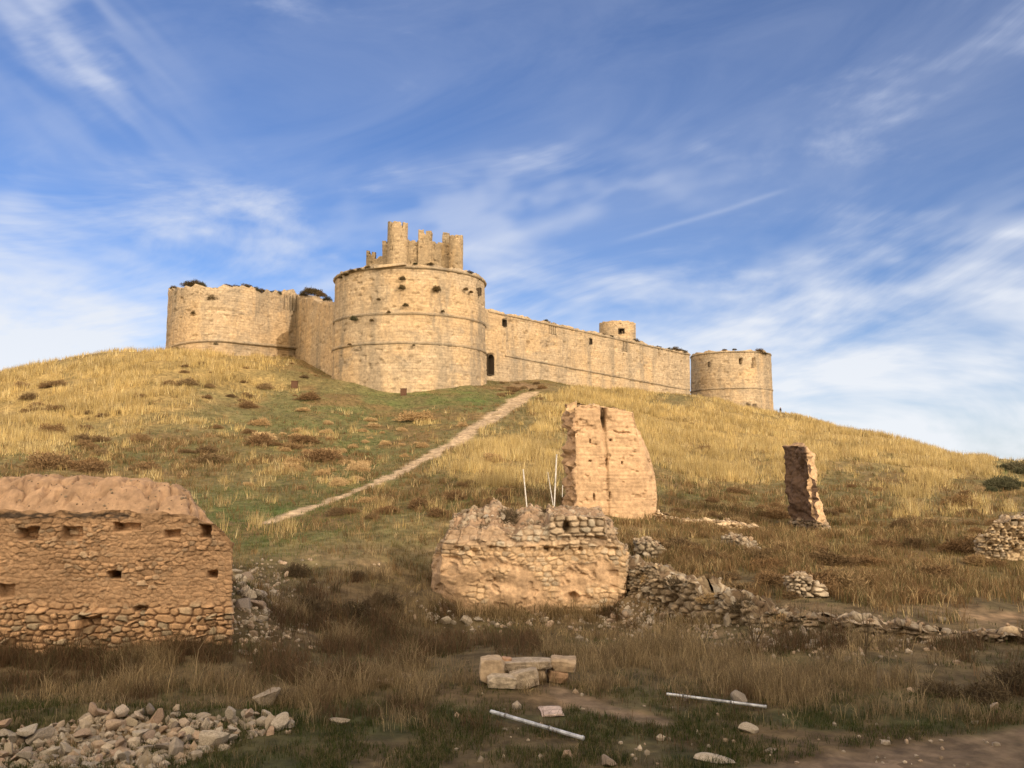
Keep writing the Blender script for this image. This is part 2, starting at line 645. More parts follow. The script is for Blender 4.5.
def resample(ctrl):
    """closed control loop of (x,y,zb, x,y,zt, step) -> base and top loops"""
    B, T = [], []
    n = len(ctrl)
    for i in range(n):
        a, b = ctrl[i], ctrl[(i + 1) % n]
        L = max(math.hypot(b[0] - a[0], b[1] - a[1]), math.hypot(b[3] - a[3], b[4] - a[4]))
        k = max(1, int(math.ceil(L / a[6])))
        for q in range(k):
            f = q / k
            B.append([a[m] + (b[m] - a[m]) * f for m in (0, 1, 2)])
            T.append([a[m] + (b[m] - a[m]) * f for m in (3, 4, 5)])
    return np.array(B), np.array(T)


def lerp3(a, b, f):
    return np.asarray(a)[None, None] * (1 - f[..., None]) + np.asarray(b)[None, None] * f[..., None]


# ------------------------------------------------------------------ daylight
SUN_AZ = R_(37)          # to the right of straight behind the camera
SUN_EL = R_(17.5)
scene.view_settings.view_transform = 'Standard'
scene.view_settings.look = 'None'
scene.view_settings.exposure = 0.4
scene.view_settings.gamma = 1
scene.render.engine = 'CYCLES'
scene.cycles.use_denoising = True
scene.cycles.max_bounces = 4
scene.cycles.diffuse_bounces = 2
sl = bpy.data.lights.new('sun', 'SUN')
sl.energy = 2.5
sl.angle = R_(0.6)
sl.color = (1.0, 0.835, 0.655)
so = bpy.data.objects.new('sun', sl)
COL.objects.link(so)
sd = Vector((math.sin(SUN_AZ) * math.cos(SUN_EL), -math.cos(SUN_AZ) * math.cos(SUN_EL), math.sin(SUN_EL)))
so.rotation_euler = sd.to_track_quat('Z', 'Y').to_euler()
so.location = (40, -60, 60)

world = bpy.data.worlds.new('World')
scene.world = world
world.use_nodes = True
world.cycles.sampling_method = 'MANUAL'
world.cycles.sample_map_resolution = 512
nt = world.node_tree
bg = nt.nodes['Background']
bg.inputs['Strength'].default_value = 0.10
sky = nd(nt, 'ShaderNodeTexSky', sky_type='NISHITA')
sky.sun_disc = False
sky.sun_elevation = SUN_EL
sky.sun_rotation = math.pi - SUN_AZ
sky.altitude = 900
sky.air_density = 1.0
sky.dust_density = 0.6
sky.ozone_density = 2.5


def mth(op, a, b=None, c=None, clamp=False):
    n = nd(nt, 'ShaderNodeMath', operation=op)
    n.use_clamp = clamp
    for s, v in zip(n.inputs, (a, b, c)):
        if v is None:
            continue
        if isinstance(v, (int, float)):
            s.default_value = v
        else:
            nt.links.new(v, s)
    return n.outputs[0]


tcw = nd(nt, 'ShaderNodeTexCoord').outputs['Generated']
nrmz = nd(nt, 'ShaderNodeVectorMath', operation='NORMALIZE')
nt.links.new(tcw, nrmz.inputs[0])
sx = nd(nt, 'ShaderNodeSeparateXYZ')
nt.links.new(nrmz.outputs[0], sx.inputs[0])
az = mth('ARCTAN2', sx.outputs[0], sx.outputs[1])      # 0 towards the castle, positive to the right
el = mth('ARCSINE', sx.outputs[2])


def vec(a, b, c=0.0):
    n = nd(nt, 'ShaderNodeCombineXYZ')
    for s, v in zip(n.inputs, (a, b, c)):
        if isinstance(v, (int, float)):
            s.default_value = v
        else:
            nt.links.new(v, s)
    return n.outputs[0]


def rot2(ang, fx, fy):
    """sky coordinates turned by ang and stretched"""
    ca, sa = math.cos(R_(ang)), math.sin(R_(ang))
    p = mth('ADD', mth('MULTIPLY', az, ca * fx), mth('MULTIPLY', el, sa * fx))
    q = mth('ADD', mth('MULTIPLY', az, -sa * fy), mth('MULTIPLY', el, ca * fy))
    return p, q


def patch(a0, e0, ra, re, ang=0.0):
    """soft elliptical region of the sky round a direction"""
    ca, sa = math.cos(R_(ang)), math.sin(R_(ang))
    da, de = mth('SUBTRACT', az, a0), mth('SUBTRACT', el, e0)
    p = mth('MULTIPLY', mth('ADD', mth('MULTIPLY', da, ca), mth('MULTIPLY', de, sa)), 1 / ra)
    q = mth('MULTIPLY', mth('ADD', mth('MULTIPLY', da, -sa), mth('MULTIPLY', de, ca)), 1 / re)
    r2 = mth('ADD', mth('MULTIPLY', p, p), mth('MULTIPLY', q, q))
    return mth('EXPONENT', mth('MULTIPLY', r2, -1.0))


def nz2(ang, fx, fy, seed, det=5, rough=0.62, dist=0.5):
    p, q = rot2(ang, fx, fy)
    return noise(nt, vec(p, q, seed), 1.0, det, rough, dist)


def sm(v, a, b, c=0.0, d=1.0):
    return mapr(nt, v, a, b, c, d)


wisp1 = nz2(14, 2.6, 9.0, 3.1, 6, dist=0.8)
wisp2 = nz2(-6, 5.0, 17.0, 8.4, 3, dist=0.0)
wisp3 = nz2(-38, 3.0, 13.0, 5.7, 3, dist=0.0)
puff = nz2(10, 6.0, 13.0, 1.3, 3, 0.6, 0.0)
wisps = mth('ADD', mth('MULTIPLY', wisp1, 0.55), mth('MULTIPLY', wisp2, 0.45))


def add(*xs):
    r = xs[0]
    for x in xs[1:]:
        r = mth('ADD', r, x)
    return r


# how much cirrus there is, by direction
low = sm(el, 0.05, 0.36, 1.0, 0.0)
cover_ = add(
    mth('MULTIPLY', low, 0.26),
    mth('MULTIPLY', patch(-0.58, 0.15, 0.27, 0.12, 4), 0.78),     # bank low on the left
    mth('MULTIPLY', patch(-0.50, 0.425, 0.22, 0.06, -40), 0.34),   # slanting plume upper left
    mth('MULTIPLY', patch(0.48, 0.11, 0.40, 0.15, 8), 0.45),       # bright bank low on the right
    mth('MULTIPLY', patch(0.42, 0.46, 0.44, 0.12, 6), 0.12),       # thin veil upper right
    mth('MULTIPLY', patch(-0.10, 0.315, 0.24, 0.045, 4), 0.13),
    mth('MULTIPLY', patch(0.16, 0.22, 0.30, 0.06, 14), 0.16),
    mth('MULTIPLY', patch(-0.25, 0.50, 0.3, 0.04, -14), 0.12),
)
# unseen sun-side sky behind the camera: bright overcast added to fill the shade
back = sm(sx.outputs[1], 0.25, -0.35, 0.0, 0.75)
thick = add(cover_, back)
m1 = sm(add(thick, mth('MULTIPLY', mth('SUBTRACT', wisps, 0.5), 2.3)), 0.16, 1.0)
m2 = mth('MULTIPLY', sm(mth('SUBTRACT', wisp3, 0.5), -0.1, 0.22), mth('MULTIPLY', patch(-0.51, 0.44, 0.15, 0.065, -40), 0.95))
m3 = mth('MULTIPLY', sm(puff, 0.46, 0.66), mth('MULTIPLY', add(patch(0.34, 0.19, 0.40, 0.055, 8), patch(0.0, 0.29, 0.25, 0.05, 8)), 0.42))
veil = mth('ADD', mth('MULTIPLY', sm(wisp1, 0.2, 0.75), 0.18), mth('MULTIPLY', sm(az, -0.3, 0.3), 0.05))


def trail(p0, p1, w):
    """aircraft trail between two directions"""
    dx, dy = p1[0] - p0[0], p1[1] - p0[1]
    L = math.hypot(dx, dy)
    dx, dy = dx / L, dy / L
    da, de = mth('SUBTRACT', az, p0[0]), mth('SUBTRACT', el, p0[1])
    u_ = mth('ADD', mth('MULTIPLY', da, dx), mth('MULTIPLY', de, dy))
    v_ = mth('ADD', mth('MULTIPLY', da, -dy), mth('MULTIPLY', de, dx))
    v_ = mth('ADD', v_, mth('MULTIPLY', mth('SUBTRACT', wisp2, 0.5), 0.006))
    g = mth('EXPONENT', mth('MULTIPLY', mth('MULTIPLY', v_, v_), -1 / (w * w)))
    e = mth('MULTIPLY', sm(u_, -0.03, 0.05), sm(u_, L - 0.02, L + 0.02, 1, 0))
    return mth('MULTIPLY', g, e)


t1 = mth('MULTIPLY', trail((0.125, 0.252), (0.30, 0.294), 0.0028), 0.15)
t2 = mth('MULTIPLY', trail((-0.25, 0.190), (0.10, 0.285), 0.010), 0.26)
dens = mth('MINIMUM', add(m1, m2, m3, veil, t1, t2), 0.97)

skyc = mix(nt, 1.0, sky.outputs[0], (0.63, 0.76, 1.05), 'MULTIPLY')
hs = nd(nt, 'ShaderNodeHueSaturation')
hs.inputs['Saturation'].default_value = 1.0
nt.links.new(skyc, hs.inputs['Color'])
cloudc = mix(nt, sm(el, 0.0, 0.5), (6.7, 6.95, 7.3, 1), (4.6, 5.1, 6.5, 1))
back_fill = sm(sx.outputs[1], 0.3, -0.6, 0.0, 1.0)
cloudc = mix(nt, back_fill, cloudc, (28.0, 22.5, 16.0, 1))  # warm glow added on this unseen side to lift the ambient light
nt.links.new(mix(nt, dens, hs.outputs[0], cloudc), bg.inputs['Color'])


# ------------------------------------------------------------------ what grows where
def blob(px, py, L):
    m = np.zeros_like(px)
    for cx, cy, rx, ry, w in L:
        m = np.maximum(m, w * np.exp(-((px - cx) / rx) ** 2 - ((py - cy) / ry) ** 2))
    return m


GOLD = [(40, 395, 180, 44, 1), (190, 366, 100, 24, 1), (240, 380, 70, 20, .8), (20, 440, 70, 20, .7), (120, 425, 80, 18, .55), (508, 462, 58, 34, 1), (548, 425, 26, 25, .7),
        (600, 408, 70, 26, 1), (695, 430, 100, 36, 1), (715, 468, 60, 18, .8), (850, 440, 150, 30, 1), (950, 468, 70, 16, .9), (905, 500, 45, 20, .62),
        (800, 470, 70, 12, .6), (280, 470, 50, 12, .4), (975, 505, 35, 12, .5), (700, 580, 50, 12, .3)]
GREEN = [(340, 430, 120, 50, .7), (440, 398, 110, 14, 1), (260, 520, 110, 34, 1), (350, 485, 80, 30, .7), (120, 450, 150, 18, .55), (30, 450, 60, 25, .5),
         (700, 492, 90, 16, .5), (880, 505, 70, 20, .45), (470, 500, 70, 20, .6), (1000, 475, 30, 10, .8), (860, 545, 60, 20, .3)]
RUSSET = [(800, 545, 210, 45, 1), (690, 555, 120, 50, .9), (200, 455, 160, 14, .7), (420, 495, 110, 24, .5), (560, 505, 90, 12, .5), (130, 470, 130, 12, .7), (540, 395, 40, 18, .8),
          (900, 575, 170, 45, .9), (740, 500, 70, 25, .7), (320, 370, 40, 18, .4)]
FRONT = [(110, 657, 150, 14, 1), (340, 640, 150, 55, 1), (120, 680, 150, 26, 1), (330, 690, 130, 28, .95), (560, 640, 120, 22, .6), (660, 650, 90, 30, 1), (770, 680, 90, 24, .9), (930, 680, 130, 34, 1),
         (480, 700, 60, 30, .8), (610, 670, 40, 22, .9), (800, 640, 80, 22, .6), (1010, 690, 60, 40, 1), (430, 660, 70, 35, 1), (370, 590, 60, 30, .8)]

PATH_PX = [(262, 524), (300, 511), (340, 497), (380, 481), (412, 466), (438, 451), (466, 434), (495, 416), (513, 405), (522, 398), (531, 393)]
PATH = np.array([tuple(G(*p)) for p in PATH_PX])
TRACK_PX = [(740, 792), (830, 780), (900, 768), (970, 757), (1060, 743), (1180, 732)]
TRACK = np.array([tuple(G(*p)) for p in TRACK_PX])
TRAIL_PX = [(545, 686), (572, 697), (590, 706), (625, 716), (660, 722)]
TRAILP = np.array([tuple(G(*p)) for p in TRAIL_PX])


def poly_dist(x, y, P):
    d = np.full(x.shape, 1e9)
    for a, b in zip(P[:-1], P[1:]):
        ax, ay, bx, by = a[0], a[1], b[0], b[1]
        dx, dy = bx - ax, by - ay
        t = np.clip(((x - ax) * dx + (y - ay) * dy) / (dx * dx + dy * dy), 0, 1)
        d = np.minimum(d, np.hypot(x - ax - t * dx, y - ay - t * dy))
    return d


BANK = [(528, 387, 16, 5, 1), (1000, 618, 45, 8, 1), (570, 694, 30, 9, .9), (630, 716, 30, 6, .7), (690, 612, 50, 14, .7), (600, 618, 50, 8, .5), (100, 735, 120, 18, .75), (760, 640, 60, 12, .5), (340, 552, 60, 6, .4)]


def masks(x, y, z):
    px, py = project(x, y, z)
    front = y > 2
    r = np.hypot(x, y)
    wob = 40 * fbm(px / 55, py / 22, 0, 3, 31)
    wob2 = 22 * fbm(px / 40, py / 16, 5, 3, 32)
    qx, qy = px + wob, py + wob2
    near = 1 - sst(27, 36, r)
    ru_ = blob(qx, qy, RUSSET)
    g = sst(.16, .78, blob(qx, qy, GOLD) + .45 * fbm(px / 25, py / 8, 3, 4, 33)) * (1 - near)
    g = np.maximum(g, .42 * (1 - .6 * ru_) * sst(.10, .26, fbm(px / 16, py / 7, 9, 3, 34)) * (1 - near) * sst(10, 30, py - 395))
    gr = blob(qx, qy, GREEN) * (1 - near)
    ru = blob(qx, qy, RUSSET) * (1 - sst(200, 240, r))
    fw = blob(qx, qy, FRONT) * (1 - sst(33, 40, r))
    gn = np.maximum(sst(688, 718, qy), .55 * sst(.02, .2, fbm(x / 1.6, y / 1.6, 3, 3, 35))) * near
    bare = blob(qx, qy, BANK)
    pd = poly_dist(x, y, PATH)
    wpath = 0.3 + 0.9 * fbm(x / 1.6, y / 1.6, 0, 4, 41) + 0.011 * (y - 40)
    wpath = np.maximum(wpath, .06)
    path = (1 - sst(wpath * 0.75, wpath * 1.45, pd)) * (y > 36)
    tr = 1 - sst(0.6, 1.1, poly_dist(x, y, TRACK) + 0.7 * fbm(x / .8, y / .8, 0, 3, 42))
    tr2 = 1 - sst(0.15, 0.42, poly_dist(x, y, TRAILP) + 0.35 * fbm(x / .5, y / .5, 0, 3, 43))
    far = (~front).astype(float)
    return px, py, g, gr, ru, fw, gn, bare, path, np.maximum(tr, tr2), far


C_SOIL = (.26, .175, .10)
C_OLIVE = (.16, .135, .06)
C_STRAWG = (.30, .215, .085)
C_GREENG = (.085, .11, .033)
C_RUSSG = (.185, .115, .052)
C_FRONTG = (.125, .092, .052)
C_DKGREEN = (.055, .062, .024)
C_PATH = (.43, .32, .205)


def m3(c, f):
    return np.asarray(c)[None] * np.ones((len(f), 1)), f[:, None]


def ground_col(x, y, z):
    px, py, g, gr, ru, fw, gn, bare, path, tr, far = masks(x, y, z)
    n1 = fbm(x / 1.9, y / 1.9, 0, 4, 51)
    n2 = fbm(x / 0.35, y / 0.35, 0, 3, 52)
    c = np.asarray(C_OLIVE)[None] * np.ones((len(x), 1))

    def over(c, k, f):
        f = np.clip(f, 0, 1)[:, None]
        return c * (1 - f) + np.asarray(k)[None] * f
    c = over(c, C_SOIL, sst(0.02, 0.3, n1) * 0.55)
    c = over(c, C_RUSSG, ru * (0.6 + n1))
    c = over(c, C_GREENG, gr * (0.7 + 2.0 * n1))
    c = over(c, C_RUSSG, .7 * sst(.0, .2, fbm(x / 4.5, y / 4.5, 2, 4, 53)) * (1 - g))
    c = over(c, C_STRAWG, g * (0.9 + n1))
    c = over(c, C_FRONTG, (1 - sst(30, 38, np.hypot(x, y))) * 0.8)
    c = over(c, C_DKGREEN, gn * sst(-.12, .12, n1 + .05) * 0.85)
    c = over(c, C_SOIL, bare * (0.9 + n2))
    c = over(c, C_PATH, path)
    c = over(c, (.22, .16, .105), tr * .8)
    c = c * (1 + 0.8 * n2[:, None] + 0.5 * n1[:, None])
    return c


# the ground: one sheet out to the horizon, finest where the photo looks
angs = np.concatenate([np.arange(-180, -38, 4.0), np.arange(-38, 38, 0.125), np.arange(38, 180, 4.0)])
rad = [0.25]
while rad[-1] < 6000:
    r = rad[-1]
    rad.append(r * (1.09 if r < 11 else 1.0095 if r < 70 else 1.0075 if r < 215 else 1.13))
rad = np.array(rad)
aa, rr = np.meshgrid(np.radians(angs), rad)
gx, gy = (np.sin(aa) * rr), (np.cos(aa) * rr)
gzv = terrain(gx, gy)
NA = len(angs)
i = np.arange(len(rad) - 1)[:, None] * NA
j = np.arange(NA)[None]
j2 = (j + 1) % NA
Q = np.stack([i + j2, i + j, i + NA + j, i + NA + j2], -1).reshape(-1, 4)
V = np.stack([gx.ravel(), gy.ravel(), gzv.ravel()], -1)
gcol = ground_col(V[:, 0], V[:, 1], V[:, 2])
V = np.concatenate([V, [[0, 0, gz(0, 0)]]])
gcol = np.concatenate([gcol, [C_OLIVE]])
tri = np.stack([np.full(NA, len(V) - 1), np.arange(NA), (np.arange(NA) + 1) % NA], -1)[:, [0, 2, 1]]
things(mk('hillside', V, Q, tri, M_GROUND, gcol, origin=(0, 0, 0)), kind='structure')

_ar, _lr = np.radians(angs), np.log(rad)
terrain_exact = terrain


def terrain(x, y, fine=True):
    """height of the ground mesh itself, read off its grid (exact formula outside the fine sector)"""
    x = np.atleast_1d(np.asarray(x, float))
    y = np.atleast_1d(np.asarray(y, float))
    x, y = np.broadcast_arrays(x, y)
    a, r = np.arctan2(x, y), np.hypot(x, y)
    ok = (np.abs(a) < R_(37.8)) & (r > 8) & (r < 240)
    out = np.zeros(x.shape)
    if not ok.all():
        out[~ok] = terrain_exact(x[~ok], y[~ok])
    a, r = a[ok], r[ok]
    i = np.clip(np.searchsorted(rad, r) - 1, 0, len(rad) - 2)
    j = np.clip(np.searchsorted(_ar, a) - 1, 0, NA - 2)
    fi = (r - rad[i]) / (rad[i + 1] - rad[i])
    fj = (a - _ar[j]) / (_ar[j + 1] - _ar[j])
    out[ok] = (gzv[i, j] * (1 - fi) + gzv[i + 1, j] * fi) * (1 - fj) + (gzv[i, j + 1] * (1 - fi) + gzv[i + 1, j + 1] * fi) * fj
    return out


# the trodden path up to the gate: a thin strip lying on the slope


def strip(name, P, w0, w1, lift, col, seed, step, rag=0.0):
    pts = []
    for a, b in zip(P[:-1], P[1:]):
        n = max(2, int(np.hypot(*(b - a)[:2]) / step))
        for k in range(n):
            pts.append(a + (b - a) * k / n)
    pts.append(P[-1])
    pts = np.array(pts)[:, :2]
    for _ in range(12):
        pts[1:-1] = (pts[:-2] + pts[1:-1] * 2 + pts[2:]) / 4
    tan = np.gradient(pts, axis=0)
    tan /= np.hypot(tan[:, 0], tan[:, 1])[:, None]
    nr = np.stack([tan[:, 1], -tan[:, 0]], -1)
    s = np.arange(len(pts)) * step
    K = 13
    f = np.linspace(-1, 1, K)
    wd = (w0 + (w1 - w0) * np.linspace(0, 1, len(pts)))[:, None] * (1 + 0.7 * fbm(s / 2.2, 0 * s, seed, 3, 61)[:, None])
    sh = 1.2 * fbm(s / 3.1, 0 * s, seed + 4, 3, 62)[:, None] * w0
    X = pts[:, 0:1] + nr[:, 0:1] * (f[None] * wd + sh)
    Y = pts[:, 1:2] + nr[:, 1:2] * (f[None] * wd + sh)
    Z = terrain(X, Y) + rag * fbm(X / .9, Y / .9, seed, 4, 63) + lift * (1 - np.abs(f[None]) ** 3 * 3.0) - 0.03 * np.exp(-(f[None] / .5) ** 2)
    n = len(pts)
    i = np.arange(n - 1)[:, None] * K
    j = np.arange(K - 1)[None]
    q = np.stack([i + j, i + j + 1, i + K + j + 1, i + K + j], -1).reshape(-1, 4)
    v = np.stack([X.ravel(), Y.ravel(), Z.ravel()], -1)
    nn = fbm(v[:, 0] / .5, v[:, 1] / .5, 0, 4, seed)
    c = np.asarray(col)[None] * (1 + 0.7 * nn[:, None])
    k = sst(.0, .2, fbm(v[:, 0] / 1.3, v[:, 1] / 1.3, 4, 4, seed + 9))[:, None] * .6
    c = c * (1 - k) + np.asarray((.26, .19, .10))[None] * k
    things(mk(name, v, q, None, M_GROUND, c, origin=(0, 0, 0)), kind='structure')


strip('footpath', PATH, 0.2, 0.66, 0.015, C_PATH, 3, 0.3, .28)
strip('dirt_track', TRACK, 0.7, 0.8, 0.02, (.22, .16, .105), 5, 0.08, .12)


# ------------------------------------------------------------------ grass (nobody could count it)
def blades(name, base, h, w, yaw, lean, lean_dir, col, mat, label, cat, seg=1, head=0.0):
    n = len(base)
    sx_, sy_ = np.cos(yaw) * w / 2, np.sin(yaw) * w / 2
    lx, ly = np.cos(lean_dir) * lean * h, np.sin(lean_dir) * lean * h
    z0 = np.zeros(n)
    b0 = base + np.stack([-sx_, -sy_, z0 - .03], -1)
    b1 = base + np.stack([sx_, sy_, z0 - .03], -1)
    tip = base + np.stack([lx, ly, h * (1 - 0.35 * lean ** 2)], -1)
    if seg == 1:
        V = np.stack([b0, b1, tip], 1).reshape(-1, 3)
        k = np.arange(n)[:, None] * 3
        T = k + np.array([[0, 1, 2]])
        o = mk(name, V, None, T, mat, np.repeat(col, 3, 0), origin=(0, 0, 0), smooth=False)
    else:
        f = 0.55
        mid = base + np.stack([lx * f * f, ly * f * f, h * f], -1)
        ww = 0.75 + head
        m0 = mid - np.stack([sx_, sy_, z0], -1) * ww
        m1_ = mid + np.stack([sx_, sy_, z0], -1) * ww
        V = np.stack([b0, b1, m0, m1_, tip], 1).reshape(-1, 3)
        k = np.arange(n)[:, None] * 5
        Qd = k + np.array([[0, 1, 3, 2]])
        T = k + np.array([[2, 3, 4]])
        cc = np.repeat(col[:, None], 5, 1).copy()
        cc[:, 4] *= 1.12
        o = mk(name, V, Qd, T, mat, cc.reshape(-1, 3), origin=(0, 0, 0), smooth=False)
    return things(o, label, cat, kind='stuff')


KEEP_OUT = []          # plan circles and boxes where nothing grows: (x, y, r)


def sample(n, r0, r1, amax, power=1.0):
    a = np.radians(rng.uniform(-amax, amax, n))
    t = rng.uniform(0, 1, n)
    r = np.exp(np.log(r0) + (np.log(r1) - np.log(r0)) * t ** power)
    return np.sin(a) * r, np.cos(a) * r


def inside_castle(x, y):
    m = np.hypot(x - DRUM_C[0], y - DRUM_C[1]) < DRUM_R + .1
    m |= np.hypot(x - RT_C[0], y - RT_C[1]) < RT_R + .1
    # behind the curtain walls
    t = (x - WA[0]) / (WB[0] - WA[0])
    m |= (t > 0) & (t < 1) & (y > WA[1] + t * (WB[1] - WA[1]) - 0.4)
    m |= (x < -5) & (x > -53) & (y > 146)
    return m


PLAN_KEEP = []         # (centre x, centre y, half length, half width, angle) of walls


def blocked(x, y):
    m = inside_castle(x, y)
    for cx, cy, a, b, an in PLAN_KEEP:
        c, s = math.cos(an), math.sin(an)
        u, v = (x - cx) * c + (y - cy) * s, -(x - cx) * s + (y - cy) * c
        m |= (np.abs(u) < a) & (np.abs(v) < b)
    return m


def tuft_set(x, y, k, spread):
    x = np.repeat(x, k) + rng.normal(0, 1, len(x) * k) * np.repeat(spread, k)
    y = np.repeat(y, k) + rng.normal(0, 1, len(y) * k) * np.repeat(spread, k)
    return x, y


def colours(n, pal, wts, k, var=0.16):
    pal = np.asarray(pal)
    idx = rng.choice(len(pal), n, p=np.asarray(wts) / sum(wts))
    c = pal[idx] * (1 + var * rng.normal(0, 1, (n, 1)))
    c = np.repeat(c, k, 0) * (1 + 0.10 * rng.normal(0, 1, (n * k, 1)))
    return np.clip(c, .01, .8)


def grow_all():
    # 1 golden straw of the upper hill
    x, y = sample(230000, 38, 200, 33)
    z = terrain(x, y)
    px, py, g, gr, ru, fw, gn, bare, path, tr, far = masks(x, y, z)
    clump = fbm(x / 2.4, y / 2.4, 0, 3, 71)
    ok = (rng.uniform(0, 1, len(x)) < np.clip(g * 1.15 - .08, 0, 1) * sst(-.16, .16, clump + .45 * fbm(x / 8, y / 4, 4, 3, 77))) & ~blocked(x, y) & (path < .3)
    x, y, g, clump = x[ok], y[ok], g[ok], clump[ok]
    k = 4
    r = np.hypot(x, y)
    hh = np.repeat((0.42 + 0.5 * g + 0.7 * clump) * rng.uniform(.6, 1.25, len(x)), k)
    x2, y2 = tuft_set(x, y, k, 0.06 + 0.0012 * r)
    z2 = terrain(x2, y2)
    n = len(x2)
    r2 = np.hypot(x2, y2)
    col = colours(len(x), [(.50, .385, .17), (.43, .32, .135), (.56, .45, .24), (.33, .24, .105)], [4, 3, 2, 1.6], k)
    col = np.clip(col * (1 + .75 * fbm(x2 / 3.2, y2 / 2.2, 3, 3, 186))[:, None], .02, .8)
    blades('straw_grass', np.stack([x2, y2, z2], -1), hh * rng.uniform(.7, 1.1, n), 0.00058 * r2 * rng.uniform(.6, 1.3, n), rng.normal(0, .6, n),
           rng.uniform(.05, .5, n), rng.uniform(0, 2 * math.pi, n), col, M_GRASS, 'tall golden straw grass over the upper hillside', 'grass')
    # 2 short grass of the slopes
    x, y = sample(150000, 32, 185, 33)
    z = terrain(x, y)
    px, py, g, gr, ru, fw, gn, bare, path, tr, far = masks(x, y, z)
    n1 = fbm(x / 3, y / 3, 0, 3, 72)
    ok = (rng.uniform(0, 1, len(x)) < np.clip(.55 + n1 - .5 * g, .05, 1)) & ~blocked(x, y) & (path < .8) & (bare < .6)
    x, y, gr, ru = x[ok], y[ok], gr[ok], ru[ok]
    k = 3
    x2, y2 = tuft_set(x, y, k, 0.05 + 0.001 * np.hypot(x, y))
    n = len(x2)
    r2 = np.hypot(x2, y2)
    ca = colours(len(x), [(.085, .12, .032), (.115, .135, .045), (.065, .095, .028)], [3, 2, 2], k)
    cb = colours(len(x), [(.20, .155, .065), (.26, .19, .08), (.145, .125, .055), (.19, .12, .05)], [3, 2, 3, 2], k)
    grr = np.repeat(rng.uniform(0, 1, len(x)) < gr * 1.0, k)[:, None]
    col = np.where(grr, ca, cb)
    blades('short_grass', np.stack([x2, y2, terrain(x2, y2)], -1), rng.uniform(.06, .24, n) * np.where(grr[:, 0], .8, 1.1), 0.0005 * r2 * rng.uniform(.6, 1.3, n), rng.normal(0, .7, n),
           rng.uniform(.1, .8, n), rng.uniform(0, 2 * math.pi, n), col, M_GRASS, 'short green and brown grass on the middle slope', 'grass')
    # 3 rust brown herbage round the ruins
    x, y = sample(120000, 27, 110, 33)
    z = terrain(x, y)
    px, py, g, gr, ru, fw, gn, bare, path, tr, far = masks(x, y, z)
    n1 = fbm(x / 1.3, y / 1.3, 0, 3, 73)
    ok = (rng.uniform(0, 1, len(x)) < np.clip(ru * .95 + .06, 0, 1) * sst(-.12, .2, n1 + .25 * fbm(x / 5, y / 5, 1, 3, 78))) & ~blocked(x, y) & (path < .25) & (bare < .5)
    x, y, n1 = x[ok], y[ok], n1[ok]
    k = 5
    x2, y2 = tuft_set(x, y, k, 0.04 + 0.0012 * np.hypot(x, y))
    n = len(x2)
    r2 = np.hypot(x2, y2)
    col = colours(len(x), [(.22, .14, .065), (.165, .105, .052), (.32, .22, .11), (.13, .115, .05), (.46, .35, .18)], [3, 3, 1.8, 2.6, 1.3], k)
    hh = np.repeat(.22 + .65 * np.clip(n1 + .2, 0, 1), k)
    blades('brown_herbage', np.stack([x2, y2, terrain(x2, y2)], -1), hh * rng.uniform(.5, 1.2, n), 0.0006 * r2 * rng.uniform(.5, 1.3, n), rng.normal(0, .7, n),
           rng.uniform(.1, .8, n), rng.uniform(0, 2 * math.pi, n), col, M_GRASS, 'rust brown withered herbage between the ruined walls', 'grass', 2)
    # 4 tall withered weeds in the shaded foreground
    x, y = sample(110000, 14.2, 38, 36)
    z = terrain(x, y)
    px, py, g, gr, ru, fw, gn, bare, path, tr, far = masks(x, y, z)
    n1 = fbm(x / .9, y / .9, 0, 3, 74)
    ok = (rng.uniform(0, 1, len(x)) < np.clip(fw * 1.0 - .05, .03, 1) * sst(-.10, .22, n1 + .3 * fbm(x / 3, y / 3, 2, 3, 79))) & ~blocked(x, y) & (bare < .45) & (tr < .2)
    x, y, n1, fw = x[ok], y[ok], n1[ok], fw[ok]
    # weeds crowd along the foot of every wall
    for x0_, x1_, y0_, y1_, m_ in ((-13.4, -6.7, 21.2, 22.2, 2600), (-2.7, 3.4, 28.9, 29.75, 900), (3.6, 12.5, 21.6, 22.6, 700), (-1.4, 2.2, 19.2, 19.9, 260)):
        ex, ey = rng.uniform(x0_, x1_, m_), rng.uniform(y0_, y1_, m_)
        kp = fbm(ex / .6, ey / .6, 0, 3, 185) > -.06
        ex, ey = ex[kp], ey[kp]
        x, y = np.append(x, ex), np.append(y, ey)
        n1, fw = np.append(n1, rng.uniform(-.2, .25, len(ex))), np.append(fw, rng.uniform(.3, 1, len(ex)))
    k = 5
    x2, y2 = tuft_set(x, y, k, np.full(len(x), .055))
    n = len(x2)
    cl = np.repeat(fbm(x / 2.2, y / 2.2, 3, 3, 75), k)[:, None]
    ca = colours(len(x), [(.33, .25, .135), (.25, .185, .10), (.44, .34, .19), (.19, .14, .08)], [3, 3, 2.2, 2], k)
    cb = colours(len(x), [(.15, .095, .055), (.12, .085, .05), (.19, .125, .07), (.11, .10, .05)], [3, 3, 2, 2], k)
    col = np.where(cl > .02, cb, ca)
    hh = np.repeat((.17 + .32 * fw + .6 * np.clip(n1, -.2, .6)) * np.where(rng.uniform(0, 1, len(x)) < .08, 1.7, 1.0) * rng.uniform(.5, 1.3, len(x)), k)
    blades('withered_weeds', np.stack([x2, y2, terrain(x2, y2)], -1), np.clip(hh, .1, 1.15) * rng.uniform(.5, 1.15, n), rng.uniform(.005, .013, n) * np.hypot(x2, y2) / 22, rng.normal(0, .9, n),
           rng.uniform(.1, .95, n), rng.uniform(0, 2 * math.pi, n), col, M_GRASS, 'tall withered brown weeds in the shaded foreground', 'weeds', 2, .15)
    # 5 short dark green turf along the bottom
    x, y = sample(90000, 11.5, 30, 38)
